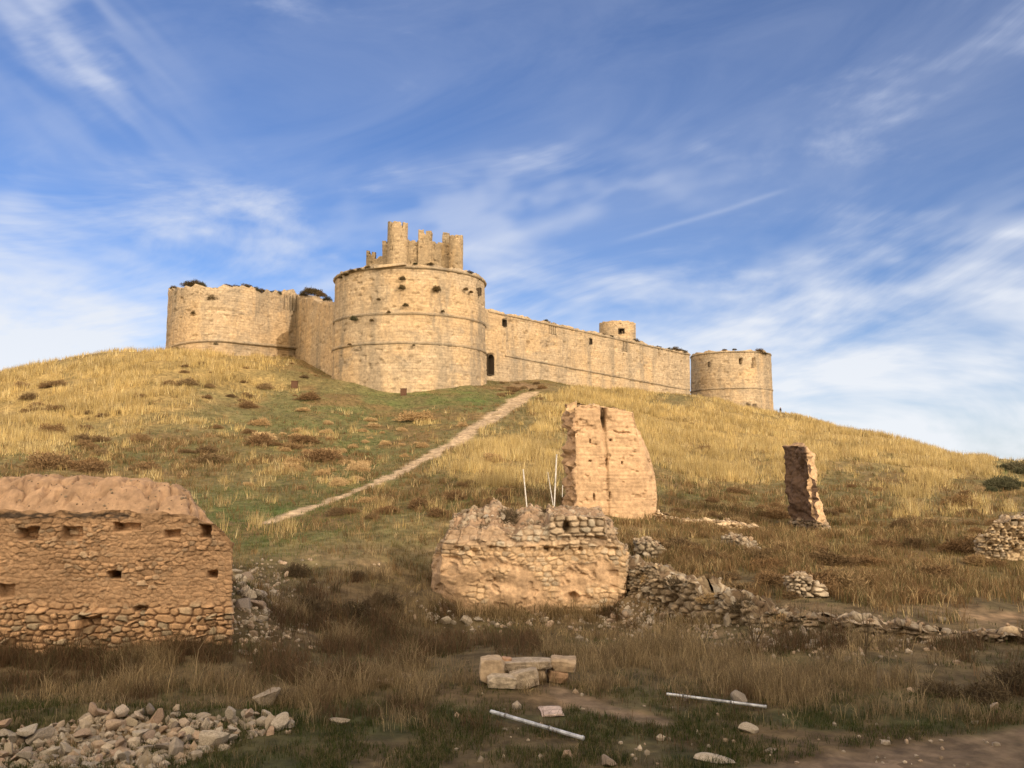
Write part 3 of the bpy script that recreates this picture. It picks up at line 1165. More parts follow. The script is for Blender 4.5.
    z = terrain(x, y)
    px, py, g, gr, ru, fw, gn, bare, path, tr, far = masks(x, y, z)
    n1 = fbm(x / .7, y / .7, 0, 3, 76)
    ok = (rng.uniform(0, 1, len(x)) < np.clip(gn + .12, 0, 1) * sst(-.22, .12, n1)) & (tr < .3) & (bare < .5)
    x, y = x[ok], y[ok]
    k = 4
    x2, y2 = tuft_set(x, y, k, np.full(len(x), .03))
    n = len(x2)
    ca = colours(len(x), [(.055, .075, .022), (.08, .095, .032), (.14, .12, .05), (.20, .15, .08), (.045, .06, .02)], [4, 3, 2, 1.6, 3], k)
    blades('dark_green_turf', np.stack([x2, y2, terrain(x2, y2)], -1), rng.uniform(.04, .17, n), rng.uniform(.005, .01, n), rng.uniform(0, 6.28, n),
           rng.uniform(.2, 1, n), rng.uniform(0, 2 * math.pi, n), ca, M_GRASS, 'short dark green turf along the bottom edge', 'grass', 2)


# ------------------------------------------------------------------ the fortress
def carve_boxes(P, boxes):
    """depth to push in: boxes are (x,y,z point, half width, half height, depth)"""
    d = np.zeros(P.shape[:2])
    for c, hw, hh, dep in boxes:
        dist = np.hypot(P[..., 0] - c[0], P[..., 1] - c[1])
        m = (dist < hw) & (np.abs(P[..., 2] - c[2]) < hh)
        d = np.where(m, np.maximum(d, dep), d)
    return d


def wall_disp(boxes, rough=0.10, ledge=None):
    def f(P, N, S, T):
        d = rough * 2.0 * fbm(P[..., 0] / 1.6, P[..., 1] / 1.6, P[..., 2] / .9, 4, 81)
        d = d + rough * 1.2 * np.minimum(fbm(P[..., 0] / 4, P[..., 1] / 4, P[..., 2] / 3, 3, 82), 0.1)
        d = d - 0.22 * sst(.16, .24, fbm(P[..., 0] / .8, P[..., 1] / .8, P[..., 2] / .45, 3, 83))
        d = d - carve_boxes(P, boxes)
        return d, None
    return f


def flat_cap(dz=0.0, amp=0.12):
    def f(xy, z, w, c):
        return z + dz * w + amp * fbm(xy[:, 0] / 1.2, xy[:, 1] / 1.2, 0, 3, 84) * min(1, w * 6), c
    return f


def ring(C, R, zfun, step_front, step_back, zb):
    pts = []
    a = 0.0
    # anticlockwise, starting at the far side
    while a < 2 * math.pi:
        th = math.pi / 2 + a
        pts.append(th)
        facing = -math.sin(th) > -0.25
        a += (step_front if facing else step_back) / R
    th = np.array(pts)
    x, y = C[0] + R * np.cos(th), C[1] + R * np.sin(th)
    return th, x, y


def band(name, loop, zc, h, out, mat, parent, closed=True, wob=0.08, seed=0, inset=0.3):
    """moulding swept along a plan line: loop (N,2) with heights zc"""
    loop = np.asarray(loop, float)
    zc = np.broadcast_to(np.asarray(zc, float), (len(loop),))
    if closed:
        tan = np.roll(loop, -1, 0) - np.roll(loop, 1, 0)
    else:
        tan = np.gradient(loop, axis=0)
    ln = np.hypot(tan[:, 0], tan[:, 1])[:, None] + 1e-9
    nr = np.stack([tan[:, 1], -tan[:, 0]], -1) / ln
    s = np.concatenate([[0], np.cumsum(np.hypot(*np.diff(loop, axis=0).T))])
    wv = wob * 2 * fbm(s / .9, s * 0 + seed, 0, 3, 85)
    prof = [(-inset, h / 2), (out * .6, h / 2), (out, h / 6), (out * .8, -h / 3), (0.0, -h / 2), (-inset, -h / 2)]
    V, U = [], []
    for o_, dz in prof:
        oo = o_ + (wv * (1 if o_ > 0 else 0))
        V.append(np.column_stack([loop + nr * oo[:, None], zc + dz + wv * .5 * (1 if o_ > 0 else 0)]))
        U.append(np.column_stack([s, zc + dz]))
    n, K = len(loop), len(prof)
    V, U = np.concatenate(V), np.concatenate(U)
    i = np.arange(K - 1)[:, None] * n
    j = np.arange(n if closed else n - 1)[None]
    j2 = (j + 1) % n
    q = np.stack([i + j, i + n + j, i + n + j2, i + j2], -1).reshape(-1, 4)
    return mk(name, V, q[:, ::-1], None, mat, uv=U, parent=parent)


def opening(name, c, nrm, w, h, depth, parent, mat=None, arch=False, frame=0.16):
    """a window or doorway: stone surround standing 3 cm proud of the wall, dark recess behind"""
    n = Vector((nrm[0], nrm[1], 0)).normalized()
    s = Vector((-n.y, n.x, 0))
    up = Vector((0, 0, 1))
    c = Vector(c) + n * 0.06
    pts = []
    if arch:
        pts = [(-w / 2, -h / 2), (w / 2, -h / 2)]
        for k in range(9):
            t = math.pi * k / 8
            pts.append((w / 2 * math.cos(t), h / 2 - w / 2 + w / 2 * math.sin(t)))
    else:
        pts = [(-w / 2, -h / 2), (w / 2, -h / 2), (w / 2, h / 2), (-w / 2, h / 2)]
    V, q = [], []
    n_p = len(pts)

    def ringp(sc, d):
        for a, b in pts:
            fa = a + math.copysign(sc, a)
            fb = b + math.copysign(sc, b)
            V.append(tuple(c + s * fa + up * fb + n * d))
    ringp(frame, -0.25)
    ringp(frame, 0.0)
    ringp(0.0, 0.0)
    ringp(0.0, -depth)
    for k in range(3):
        for i in range(n_p):
            j = (i + 1) % n_p
            q.append([k * n_p + i, k * n_p + j, (k + 1) * n_p + j, (k + 1) * n_p + i])
    V.append(tuple(c - n * depth))
    t = [[3 * n_p + i, 3 * n_p + (i + 1) % n_p, 4 * n_p] for i in range(n_p)]
    return mk(name, V, q, t, mat or M_CASTLE, uv=[(v[0] + v[1], v[2]) for v in V], parent=parent, smooth=False)


fort = empty('fortress', (DRUM_C[0], DRUM_C[1] + 14, gz(DRUM_C[0], DRUM_C[1] + 14)),
             'pale limestone castle enclosure of round towers and a long wall crowning the grassy hill', 'castle')


def round_tower(C, R, batter, ztop, zbase, strings, boxes, wins, step=0.17, rows=120, rim=True, raggd=0.5, caps=0.0):
    th, x, y = ring(C, R, None, step, 1.2, zbase)
    zb = np.full(len(x), zbase)
    x1, y1 = C[0] + (R - batter) * np.cos(th), C[1] + (R - batter) * np.sin(th)
    zt = ztop + raggd * 2 * fbm(x1 / 1.0, y1 / 1.0, 0, 3, 86)
    B = np.column_stack([x, y, zb])
    T = np.column_stack([x1, y1, zt])
    V, Qd, C_, U, rw, N = loft(B, T, rows, wall_disp(boxes), axis=((C[0] - .1, C[1]), (C[0] + .1, C[1])), capk=4, capfn=flat_cap(caps))
    tower = mk('round_tower', V, Qd, None, M_CASTLE, uv=U, parent=fort)
    for zc, h, out in strings:
        f = (zc - zbase) / (ztop - zbase)
        rr_ = R - batter * f
        band('string_course', np.column_stack([C[0] + rr_ * np.cos(th), C[1] + rr_ * np.sin(th)]), zc, h, out, M_TRIM, tower, seed=zc)
    for c, w, h in wins:
        n = (c[0] - C[0], c[1] - C[1])
    opening('window', c, n, w, h, 2.0, tower, M_RECESS, frame=.05)
    return tower


# great drum tower towards the village
zt = W(410, 264, 119.8)[2]
z1 = W(410, 313, 119.8)[2]
z2 = W(410, 342.5, 119.7)[2]
zb = W(410, 395, 119.5)[2] - 2.5


def dboxes(L, fn):
    return [(fn(px, py), w / 2 + .05, h / 2 + .05, 2.2) for px, py, w, h in L]


dw = [(357, 283.5, .55, 1.15), (480.5, 291.5, .4, 1.0), (405, 280, .35, .4), (463, 296, .4, .4)]
round_tower(DRUM_C, DRUM_R, 0.42, zt, zb, [(z1, .4, .16), (z2, .42, .17), (zt - .35, .42, .30)],
            dboxes(dw, drum_pt), [(drum_pt(px, py), w, h) for px, py, w, h in dw[:2]], rows=130)
tw = bpy.data.objects['round_tower']
# one long pale block of the old coping lies along the rim
m = MB()
a, b = drum_pt(375, 266), drum_pt(406, 262.5)
a, b = Vector(a), Vector(b)
d = (b - a).normalized()
s_ = d.cross(Vector((0, 0, 1))).normalized()
m.box((a + b) / 2 + s_ * .08 - Vector((0, 0, .22)), (b - a).length, .7, .34, ax=(d, s_, d.cross(s_) * -1))
o = m.build('coping_stone', M_CASTLE, tw)

# far round tower at the right end
zt = W(731, 350, 178.7)[2]
zb = W(731, 412, 178.5)[2] - 2.5
zs = W(731, 388, 178.6)[2]
rtp = lambda px, py: drum_pt(px, py, RT_C, RT_R)
rw_ = [(741, 361, .75, 1.1), (754.5, 363, .9, 1.9), (749, 406, .75, .8), (755, 406.5, .75, .8), (709, 364, .35, .9), (722, 357, .3, .5)]
round_tower(RT_C, RT_R, .3, zt, zb, [(zs, .35, .14), (zt - .3, .32, .16)], dboxes(rw_, rtp), [(rtp(px, py), w, h) for px, py, w, h in rw_[:5]], step=.2, rows=80)


def wall_loft(name, front, thick, rows, boxes, parent, dirn=None, rag=.3, mat=None, batter=0.0):
    """thick wall behind a front line of (x, y, zbase, ztop) given left to right"""
    fr = np.asarray(front, float)
    tan = np.gradient(fr[:, :2], axis=0)
    tan /= np.hypot(tan[:, 0], tan[:, 1])[:, None]
    nr = np.stack([tan[:, 1], -tan[:, 0]], -1)          # outward, towards the viewer
    zt_ = fr[:, 3] + rag * 2 * fbm(fr[:, 0] / .9, fr[:, 1] / .9, 0, 3, 87)
    F_b = np.column_stack([fr[:, :2] + nr * batter, fr[:, 2]])
    F_t = np.column_stack([fr[:, :2], zt_])
    sub = slice(None, None, -4)
    bk = fr[sub]
    K_b = np.column_stack([bk[:, :2] - nr[sub] * thick, bk[:, 2]])
    K_t = np.column_stack([bk[:, :2] - nr[sub] * thick, zt_[sub]])
    B, T = np.concatenate([F_b, K_b]), np.concatenate([F_t, K_t])
    ax = (fr[0, :2] - nr[0] * thick / 2, fr[-1, :2] - nr[-1] * thick / 2)
    V, Qd, C_, U, r_, N = loft(B, T, rows, wall_disp(boxes), axis=ax, capk=3, capfn=flat_cap(0))
    return mk(name, V, Qd, None, mat or M_CASTLE, uv=U, parent=parent)


# long curtain wall running back to the right
n = 330
f = np.linspace(0, 1, n)
LX, LY = WA[0] + (WB[0] - WA[0]) * f, WA[1] + (WB[1] - WA[1]) * f
zA, zB = wall_pt(488, 309)[2], wall_pt(690, 353)[2]
xa, xb = wall_pt(488, 309)[0], wall_pt(690, 353)[0]
ztop = zA + (zB - zA) * (LX - xa) / (xb - xa)
zbase = terrain(LX, LY) - 2.0
cw = [(504.5, 323, .9, 1.0), (591, 341.5, .6, .9), (553.5, 328.5, 2.0, 2.0), (625.5, 346, 1.9, 2.1), (659, 353, .5, 1.8)]
boxes = [(wall_pt(px, py), w / 2 + .05, h / 2 + .05, 2.2) for px, py, w, h in cw[:2]]
boxes += [(wall_pt(px, py), w / 2, h / 2, .4) for px, py, w, h in cw[2:]]
boxes += [(wall_pt(490.5, 365), .8, 1.7, 2.4)]
for k in range(26):
    px = 500 + 185 * rng.uniform()
    fr_ = (px - 488) / 202
    py = 312 + fr_ * 44 + rng.uniform(4, 22)
    boxes.append((wall_pt(px, py), rng.uniform(.15, .3), rng.uniform(.15, .32), .45))
wl = wall_loft('curtain_wall', np.column_stack([LX, LY, zbase, ztop]), 3.0, 75, boxes, fort, rag=.5)
wn = (WB[1] - WA[1], -(WB[0] - WA[0]))
for px, py, w, h in cw[:2]:
    opening('window', wall_pt(px, py), wn, w, h, 2.0, wl, M_RECESS, frame=.05)
opening('doorway', wall_pt(490.8, 364.5), wn, 1.3, 3.1, 2.2, wl, M_RECESS, arch=True, frame=.06)
for px, py, w, h in cw[2:4]:
    # shallow niches with upright ribs of stone
    c = Vector(wall_pt(px, py))
    t_ = Vector((WB[0] - WA[0], WB[1] - WA[1], 0)).normalized()
    nn_ = Vector((wn[0], wn[1], 0)).normalized()
    m = MB()
    for q in range(4):
        m.box(c + t_ * ((q - 1.5) * w / 4) - nn_ * .22, w / 7, .3, h * .96, ax=(t_, nn_, Vector((0, 0, 1))))
    m.build('niche_ribs', M_TRIM, wl)
pl = [wall_pt(505 + (686 - 505) * k / 60, 355.5 + (389.5 - 355.5) * k / 60) for k in range(61)]
band('string_course', [p[:2] for p in pl], [p[2] for p in pl], .34, .2, M_TRIM, wl, closed=False, seed=3)
pl = [wall_pt(488 + 202 * k / 60, 309.6 + 44 * k / 60) for k in range(61)]
band('coping', [p[:2] for p in pl], [p[2] - .25 for p in pl], .3, .2, M_TRIM, wl, closed=False, seed=5, wob=.12)


# left bastion: a round end and a straight flank
def spline(P, n):
    P = np.asarray(P, float)
    out = []
    for i in range(len(P) - 1):
        p0, p1, p2, p3 = P[max(i - 1, 0)], P[i], P[i + 1], P[min(i + 2, len(P) - 1)]
        for k in range(n):
            t = k / n
            out.append(.5 * ((2 * p1) + (-p0 + p2) * t + (2 * p0 - 5 * p1 + 4 * p2 - p3) * t * t + (-p0 + 3 * p1 - 3 * p2 + p3) * t ** 3))
    out.append(P[-1])
    return np.array(out)


bp = [(176, 289, 152), (169.5, 291, 147), (168.5, 291, 143.5), (172, 289.5, 139.8), (183, 288, 136.6), (200, 287, 135.0), (222, 287.5, 135.0), (248, 290, 137.4), (272, 292.3, 141.4), (297, 294.2, 146.5)]
L = spline([W(*q) for q in bp], 16)
zb_ = np.minimum(terrain(L[:, 0], L[:, 1]), terrain(L[:, 0], L[:, 1] - 2)) - 2.5
LA, LB = L[-3 * 16], L[-1]
lp = lambda px, py: wall_pt(px, py, L[-2 * 16], L[-1])
bx = [(lp(290, 358.3), .45, .35, .8)]
nb = [lp(285.3, 303), lp(288.7, 303), lp(292.3, 303)]
bx += [(p, .33, 1.2, .45) for p in nb]
wb = wall_loft('bastion', np.column_stack([L[:, :2], zb_, L[:, 2] + .2]), 9.0, 100, bx, fort, rag=.9, batter=.12)
sy = [(168.5, 350, 143.5), (172, 347.5, 139.8), (183, 344, 136.6), (200, 341.5, 135.0), (222, 341, 135.0), (248, 343.5, 137.4), (272, 345.6, 141.4), (297, 348.3, 146.5)]
S_ = spline([W(*q) for q in sy], 16)
band('string_course', S_[:, :2], S_[:, 2], .46, .42, M_TRIM, wb, closed=False, seed=7)
opening('drain_opening', lp(290, 358.3), (LB[1] - LA[1], -(LB[0] - LA[0])), .9, .6, .7, wb, M_RECESS, frame=.05)
c = Vector(lp(288.8, 303))
t_ = Vector((LB[0] - LA[0], LB[1] - LA[1], 0)).normalized()
nn_ = Vector((t_.y, -t_.x, 0))
m = MB()
for q in range(4):
    m.box(c + t_ * ((q - 1.5) * .62) + nn_ * .05, .14, .35, 2.5, ax=(t_, nn_, Vector((0, 0, 1))))
m.build('niche_ribs', M_TRIM, wb)

# the short shaded wall between bastion and drum
q0, q1 = W(295.5, 295, 146.8), W(338, 303, 127.5)
n = 110
f = np.linspace(0, 1, n)
X_, Y_ = q0[0] + (q1[0] - q0[0]) * f, q0[1] + (q1[1] - q0[1]) * f
zq = np.array([W(295.5 + 42.5 * k, 294.5 + 11 * k, q0[1] + (q1[1] - q0[1]) * k)[2] for k in f])
ws = wall_loft('shaded_wall', np.column_stack([X_, Y_, terrain(X_, Y_) - 2.5, zq]), 3.0, 70, [], fort, rag=.55)
pl = [W(297 + 38 * k, 349 - 11 * k, q0[1] + (q1[1] - q0[1]) * (.02 + .9 * k)) for k in np.linspace(0, 1, 40)]
band('string_course', [p[:2] for p in pl], [p[2] for p in pl], .4, .2, M_TRIM, ws, closed=False, seed=9)

# small round turret standing behind the long wall
TC = (W(617.5, 330, 182)[0], 182.0)
TR = 18.3 / FPX * 182
th, x, y = ring(TC, TR, None, .14, .5, 0)
zt = W(617.5, 320.7, 178.3)[2]
zb = W(617.5, 352, 178.3)[2]
wq = drum_pt(621.5, 331, TC, TR)
V, Qd, C_, U, r_, N = loft(np.column_stack([x, y, np.full(len(x), zb)]), np.column_stack([x, y, zt + .5 * fbm(x / .8, y / .8, 0, 3, 88)]), 60,
                           wall_disp([(wq, .58, .5, 1.7)], .07), cap='parapet', inset=.6, floor=zt - 1.5)
tt = mk('wall_turret', V, Qd, None, M_CASTLE, uv=U, parent=fort)
opening('window', wq, (wq[0] - TC[0], wq[1] - TC[1]), 1.0, .85, 1.6, tt, M_RECESS, frame=.1)


# ------------------------------------------------------------------ the inner castle (keep)
KY = 158.0
kroot = W(415, 275, KY)
keep = empty('inner_castle', (kroot[0], KY, kroot[2] - 3), 'small brown battlemented castle with ruined turrets rising above the great drum tower', 'castle')


def turret(name, pxc, pxr, pytop, Y, merlons=5, gap=.28, ph=0.0, mh=1.0, pybase=276, rag=.12, square=False):
    cx = W(pxc, 250, Y)[0]
    R = pxr / FPX * Y * 1.0
    zt_, zb2 = W(pxc, pytop, Y - R)[2], W(pxc, pybase, Y - R)[2] - 3
    k = 150
    th = np.linspace(0, 2 * math.pi, k, endpoint=False)
    if square:
        q_ = np.maximum(np.abs(np.cos(th)), np.abs(np.sin(th)))
        x, y = cx + R * np.cos(th) / q_, Y + R * np.sin(th) / q_
    else:
        x, y = cx + R * np.cos(th), Y + R * np.sin(th)
    phs = ((th / (2 * math.pi)) * merlons + ph) % 1
    on = sst(gap / 2 - .02, gap / 2 + .02, np.abs(phs - .5))
    zt2 = zt_ - mh * (1 - on) + rag * 2 * fbm(x / .4, y / .4, 0, 3, 89) - .35 * h01((th / (2 * math.pi) * merlons + ph + .5).astype(int), np.zeros(k, int), np.zeros(k, int), 5)
    V, Qd, C_, U, r_, N = loft(np.column_stack([x, y, np.full(k, zb2)]), np.column_stack([x, y, zt2]), 70, wall_disp([], .06), cap='parapet', inset=.45, floor=zt_ - 1.6)
    return mk(name, V, Qd, None, M_KEEP, uv=U, parent=keep)


t1_ = turret('round_turret', 397.5, 10.3, 219.6, KY - 3, 5, .2, .26, 1.0)
turret('round_turret', 456, 7.2, 233, KY - 4, 6, .12, .2, .35)
turret('square_turret', 446, 3.6, 231.8, KY + 1, 4, .3, .1, .4, square=True)
turret('square_turret', 425.3, 6.7, 229.0, KY - 1.2, 4, .2, .5, .7, square=True)
turret('square_turret', 371.5, 4.6, 250, KY + 4, 4, .24, .5, .7, square=True)
turret('square_turret', 386, 3.4, 240, KY + 3, 4, .2, .3, .4, square=True)


def keep_wall(pts, Y0, Y1, th_=1.2):
    n = 90
    px = np.linspace(pts[0][0], pts[-1][0], n)
    py = np.interp(px, [p[0] for p in pts], [p[1] for p in pts])
    f = np.linspace(0, 1, n)
    P = np.array([W(a, b, Y0 + (Y1 - Y0) * c) for a, b, c in zip(px, py, f)])
    fr = np.column_stack([P[:, :2], np.full(n, kroot[2] - 3), P[:, 2]])
    return wall_loft('castle_wall', fr, th_, 40, [], keep, rag=.25, mat=M_KEEP)


keep_wall([(404, 239), (409, 239.5), (409.4, 241), (411.4, 241), (411.8, 239.8), (415, 240.2), (415.4, 241.8), (417, 241.8), (417.4, 240.2), (432, 242), (435, 242.4), (435.4, 244.2), (437.4, 244.2), (437.8, 242.8), (441, 243), (452, 244)], KY - 1.7, KY - 2.7)
keep_wall([(370, 258), (377, 259), (380, 256.5), (384, 255), (388, 250), (393, 248)], KY + 4, KY)
m_l = [(389.5, 229.5), (402, 229), (427, 236), (453, 239), (414, 246.5), (438, 250)]
for px, py in m_l:
    pass

# ------------------------------------------------------------------ ruins


def tone(P, col, s=81, amp=.5, sc=.35):
    return np.asarray(col)[None, None] * (1 + amp * fbm(P[..., 0] / sc, P[..., 1] / sc, P[..., 2] / sc, 4, s)[..., None])


def stone_cols(base, grey, h1, h2, h3):
    c = lerp3(base, grey, sst(.62, .9, h2))
    c = c * (0.72 + 0.55 * h1[..., None])
    return c


def pxz(px, py, Y):
    p = W(px, py, Y)
    return p[0], p[2]


def rub(xy, size, amp, seed, base, grey, mort):
    e, a, b, c = stones(xy[:, 0] + .3 * xy[:, 1], xy[:, 1], size, size * .8, seed, .45, .5)
    h = sst(.04, .45, e) * amp * (.3 + a)
    cl = (np.asarray(base)[None] * (1 - sst(.5, .8, b)[:, None]) + np.asarray(grey)[None] * sst(.5, .8, b)[:, None]) * (.7 + .6 * a[:, None])
    k = (sst(.05, .25, e) * (b > .25))[:, None]
    return h, cl * k + np.asarray(mort)[None] * (1 - k)


# --- big stone wall at the left, its right end in the picture
LY0 = 22.4


def wl_ctrl():
    out = []
    fr = [(-150, 520), (-60, 514), (0, 513), (60, 512), (130, 512), (175, 513), (200, 517), (214, 524), (224, 534), (232.5, 546)]
    for px, py in fr:
        x, _, z = W(px, py, LY0)
        out.append((x, LY0, -.5, x, LY0, z, .024 if px > -20 else .12))
    # right end going back, then the back
    for yy, py in ((LY0 + .25, 549), (LY0 + 1.2, 553), (LY0 + 2.0, 560)):
        z = W(233, py, yy)[2]
        x1 = W(230.5, 600, yy)[0]
        out.append((x1, yy, -.3, x1 - .04, yy, z, .05))
    for px, py in ((196, 520), (100, 514), (-150, 520)):
        x, _, z = W(px, py, LY0 + 2.3)
        out.append((x, LY0 + 2.3, -.3, x, LY0 + 2.3, z, .25))
    return out


holes_l = [(18, 38, 528, 540, .35), (62, 82, 527, 540, .22), (114, 141, 523, 531, .38), (165, 180, 530, 538, .34), (200.5, 211, 525.5, 537.5, .55), (108, 120, 572.5, 578.5, .5),
           (207, 216, 571, 578, .55), (0, 14, 585, 597, .34), (80, 102, 616, 650, .26), (96, 112, 651, 658, .4), (134, 147, 607, 611, .2)]


def disp_left(P, N, S, T):
    u, v = P[..., 0], P[..., 2]
    zl = W(100, 604, LY0)[2]
    low = sst(.18, -.18, (v - zl) + .5 * fbm(u / 1.2, v / .8, 0, 2, 91))
    e1, a1, b1, c1 = stones(u + P[..., 1] * .7, v, .30, .165, 101, .44, .6)
    e2, a2, b2, c2 = stones(u + P[..., 1] * .7, v, .21, .115, 202, .5, .9)
    e3, a3, b3, c3 = stones(u + P[..., 1] * .7, v, .15, .10, 212, .5, .6)
    swap = fbm(u / .55, v / .35, 8, 3, 196) > .04
    e2, a2, b2 = np.where(swap, e3, e2), np.where(swap, a3, a2), np.where(swap, b3, b2)
    e4, a4, b4, c4 = stones(u + P[..., 1] * .7, v, .20, .125, 222, .48, .6)
    swap = fbm(u / .5, v / .3, 18, 3, 194) > .07
    e1, a1, b1 = np.where(swap, e4, e1), np.where(swap, a4, a1), np.where(swap, b4, b1)
    p1 = sst(.03, .30, e1) * .062 + (a1 - .5) * .075
    p2 = sst(.02, .26, e2) * .03 + (a2 - .5) * .045
    d = p1 * low + p2 * (1 - low)
    d = d + .10 * fbm(u / .5, v / .5, P[..., 1], 4, 92) + .03 * fbm(u / .09, v / .09, P[..., 1], 3, 93)
    zled = W(60, 610, LY0)[2]
    xl = W(110, 610, LY0)[0]
    d = d + .09 * sst(.04, -.04, v - zled + .06 * fbm(u / .6, 0 * u, 3, 2, 96)) * sst(.3, -.3, u - xl)
    front = N[..., 1] < -.6
    dark = np.zeros_like(u)
    for x0, x1_, y0, y1, dep in holes_l:
        xa_, zA_ = pxz(x0, y1, LY0)
        xb_, zB_ = pxz(x1_, y0, LY0)
        wq_ = .10 * fbm(u / .25, v / .25, 0, 3, 94)
        mm = sst(-.025, .03, np.minimum(np.minimum(u - xa_, xb_ - u), np.minimum(v - zA_, zB_ - v)) + wq_)
        d = d - mm * dep * front
        dark = np.maximum(dark, mm * front)
    cl = stone_cols((.43, .27, .15), (.38, .30, .20), a1, b1, c1)
    cu = stone_cols((.425, .268, .152), (.37, .265, .17), a2, b2, c2)
    mortl = np.asarray((.25, .155, .092))
    mortu = np.asarray((.35, .22, .125))
    k1, k2 = sst(.02, .2, e1)[..., None], sst(.02, .22, e2)[..., None]
    cl = cl * k1 + mortl * (1 - k1)
    cu = cu * k2 + mortu * (1 - k2)
    plas = sst(-.17, .05, fbm(u / 1.3, v / .7, 2, 4, 95))[..., None] * .76
    cu = cu * (1 - plas) + np.asarray((.42, .268, .155)) * plas
    d = d * (1 - .6 * plas[..., 0] * (1 - low))
    c = cl * low[..., None] + cu * (1 - low[..., None])
    tp = sst(.955, .995, T + .12 * fbm(u / .4, v / .4, 3, 3, 193))
    d = d * (1 - .7 * tp) + .05 * tp
    c = c * (1 - tp[..., None]) + np.asarray((.40, .258, .152)) * tp[..., None]
    # blackened course just under the earth top
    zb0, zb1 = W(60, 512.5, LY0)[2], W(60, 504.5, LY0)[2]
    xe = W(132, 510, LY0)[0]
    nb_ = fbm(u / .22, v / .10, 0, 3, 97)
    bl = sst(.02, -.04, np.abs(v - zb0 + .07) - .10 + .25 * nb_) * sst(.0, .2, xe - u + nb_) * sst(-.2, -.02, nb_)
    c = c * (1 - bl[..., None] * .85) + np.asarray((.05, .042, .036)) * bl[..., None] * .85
    c = c * (1 + .5 * fbm(u / .8, v / .8, 9, 4, 98)[..., None])
    return d, c


left = empty('stone_wall', (W(120, 655, LY0)[0], LY0, 0), 'big reddish rubble stone wall with square holes and a rounded earth top at the left edge', 'wall')
B, T = resample(wl_ctrl())
T[:, 2] += .30 * fbm(T[:, 0] / .5, T[:, 1] / .5, 0, 3, 192)
x_r = W(233, 560, LY0)[0]


def cap_left(xy, z, w, c):
    px = 512 + xy[:, 0] / LY0 * FPX
    apex = np.interp(px, [-150, 0, 60, 120, 170, 205, 235], [.80, .80, .86, .84, .74, .42, .05])
    # rounded mound of rammed earth
    px = 512 + xy[:, 0] / xy[:, 1] * FPX
    apex = np.interp(px, [-150, 0, 60, 120, 170, 205, 228], [.80, .80, .88, .84, .72, .40, .05]) + .14 * fbm(xy[:, 0] / 1.1, 0 * px, 2, 3, 197)
    zz = z + apex * math.sin(min(w * 1.15, 1) * math.pi / 2) + (.15 * fbm(xy[:, 0] / .45, xy[:, 1] / .3, w * 2, 5, 99) - .14 * sst(.14, .3, fbm(xy[:, 0] / .3, xy[:, 1] / .3, w * 2, 3, 199))) * min(1, w * 3) + .11 * fbm(xy[:, 0] / .10, xy[:, 1] / .07, w * 6, 4, 191) - .16 * sst(.06, .0, np.abs(fbm(xy[:, 0] / .6, xy[:, 1] / .9, w * 1.5, 4, 187))) * min(1, w * 5)
    col = np.asarray((.42, .275, .168))[None] * (1 + .7 * fbm(xy[:, 0] / .3, xy[:, 1] / .3, w * 3, 4, 100)[:, None])
    col = col * (1 - .35 * sst(.1, .25, fbm(xy[:, 0] / .9, xy[:, 1] / .4, w * 2, 4, 198))[:, None])
    return zz, col


V, Qd, C_, U, rows_, N_ = loft(B, T, 215, disp_left, axis=((W(-140, 500, LY0)[0], LY0 + 1.15), (W(190, 500, LY0 + 1.15)[0], LY0 + 1.15)), capk=30, capfn=cap_left)
ncut = (rows_ - 1) * N_
body = Qd[:ncut - 0] if False else Qd[:(rows_ - 1) * N_]
capq = Qd[(rows_ - 1) * N_:]
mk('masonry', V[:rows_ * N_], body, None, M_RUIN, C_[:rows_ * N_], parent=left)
off = (rows_ - 1) * N_
Cc = C_[off:].copy()
Cc[:N_] = Cc[N_:2 * N_]
mk('earth_top', V[off:], capq - off, None, M_EARTH, Cc, parent=left)
PLAN_KEEP.append((W(60, 600, LY0 + 1.1)[0] - 1, LY0 + 1.1, 6.2, 1.25, 0))

# --- lit ruin in the middle
RY = 30.0


def rc_ctrl():
    out = []
    fr = [(431, 550, 32.3), (432, 540, 31.3), (438, 531, 30.6), (455, 529, 30.2), (480, 528, 30), (515, 527, 30), (545, 526, 30), (549, 514.5, 30), (575, 512.5, 30), (603, 514, 30), (608, 522, 30.0),
          (618, 531, 30.0), (626, 545, 30.1), (627, 552, 30.5), (628, 556, 31.6)]
    for px, py, yy in fr:
        x, _, z = W(px, py, yy)
        out.append((x, yy - .08, -1.0, x, yy, z, .03 if yy < 31.5 else .07))
    for px, py, yy in ((624, 545, 33.6), (560, 525, 34.0), (470, 530, 34.0), (440, 540, 33.4)):
        x, _, z = W(px, py, yy)
        out.append((x, yy, -1.0, x, yy, z, .2))
    return out


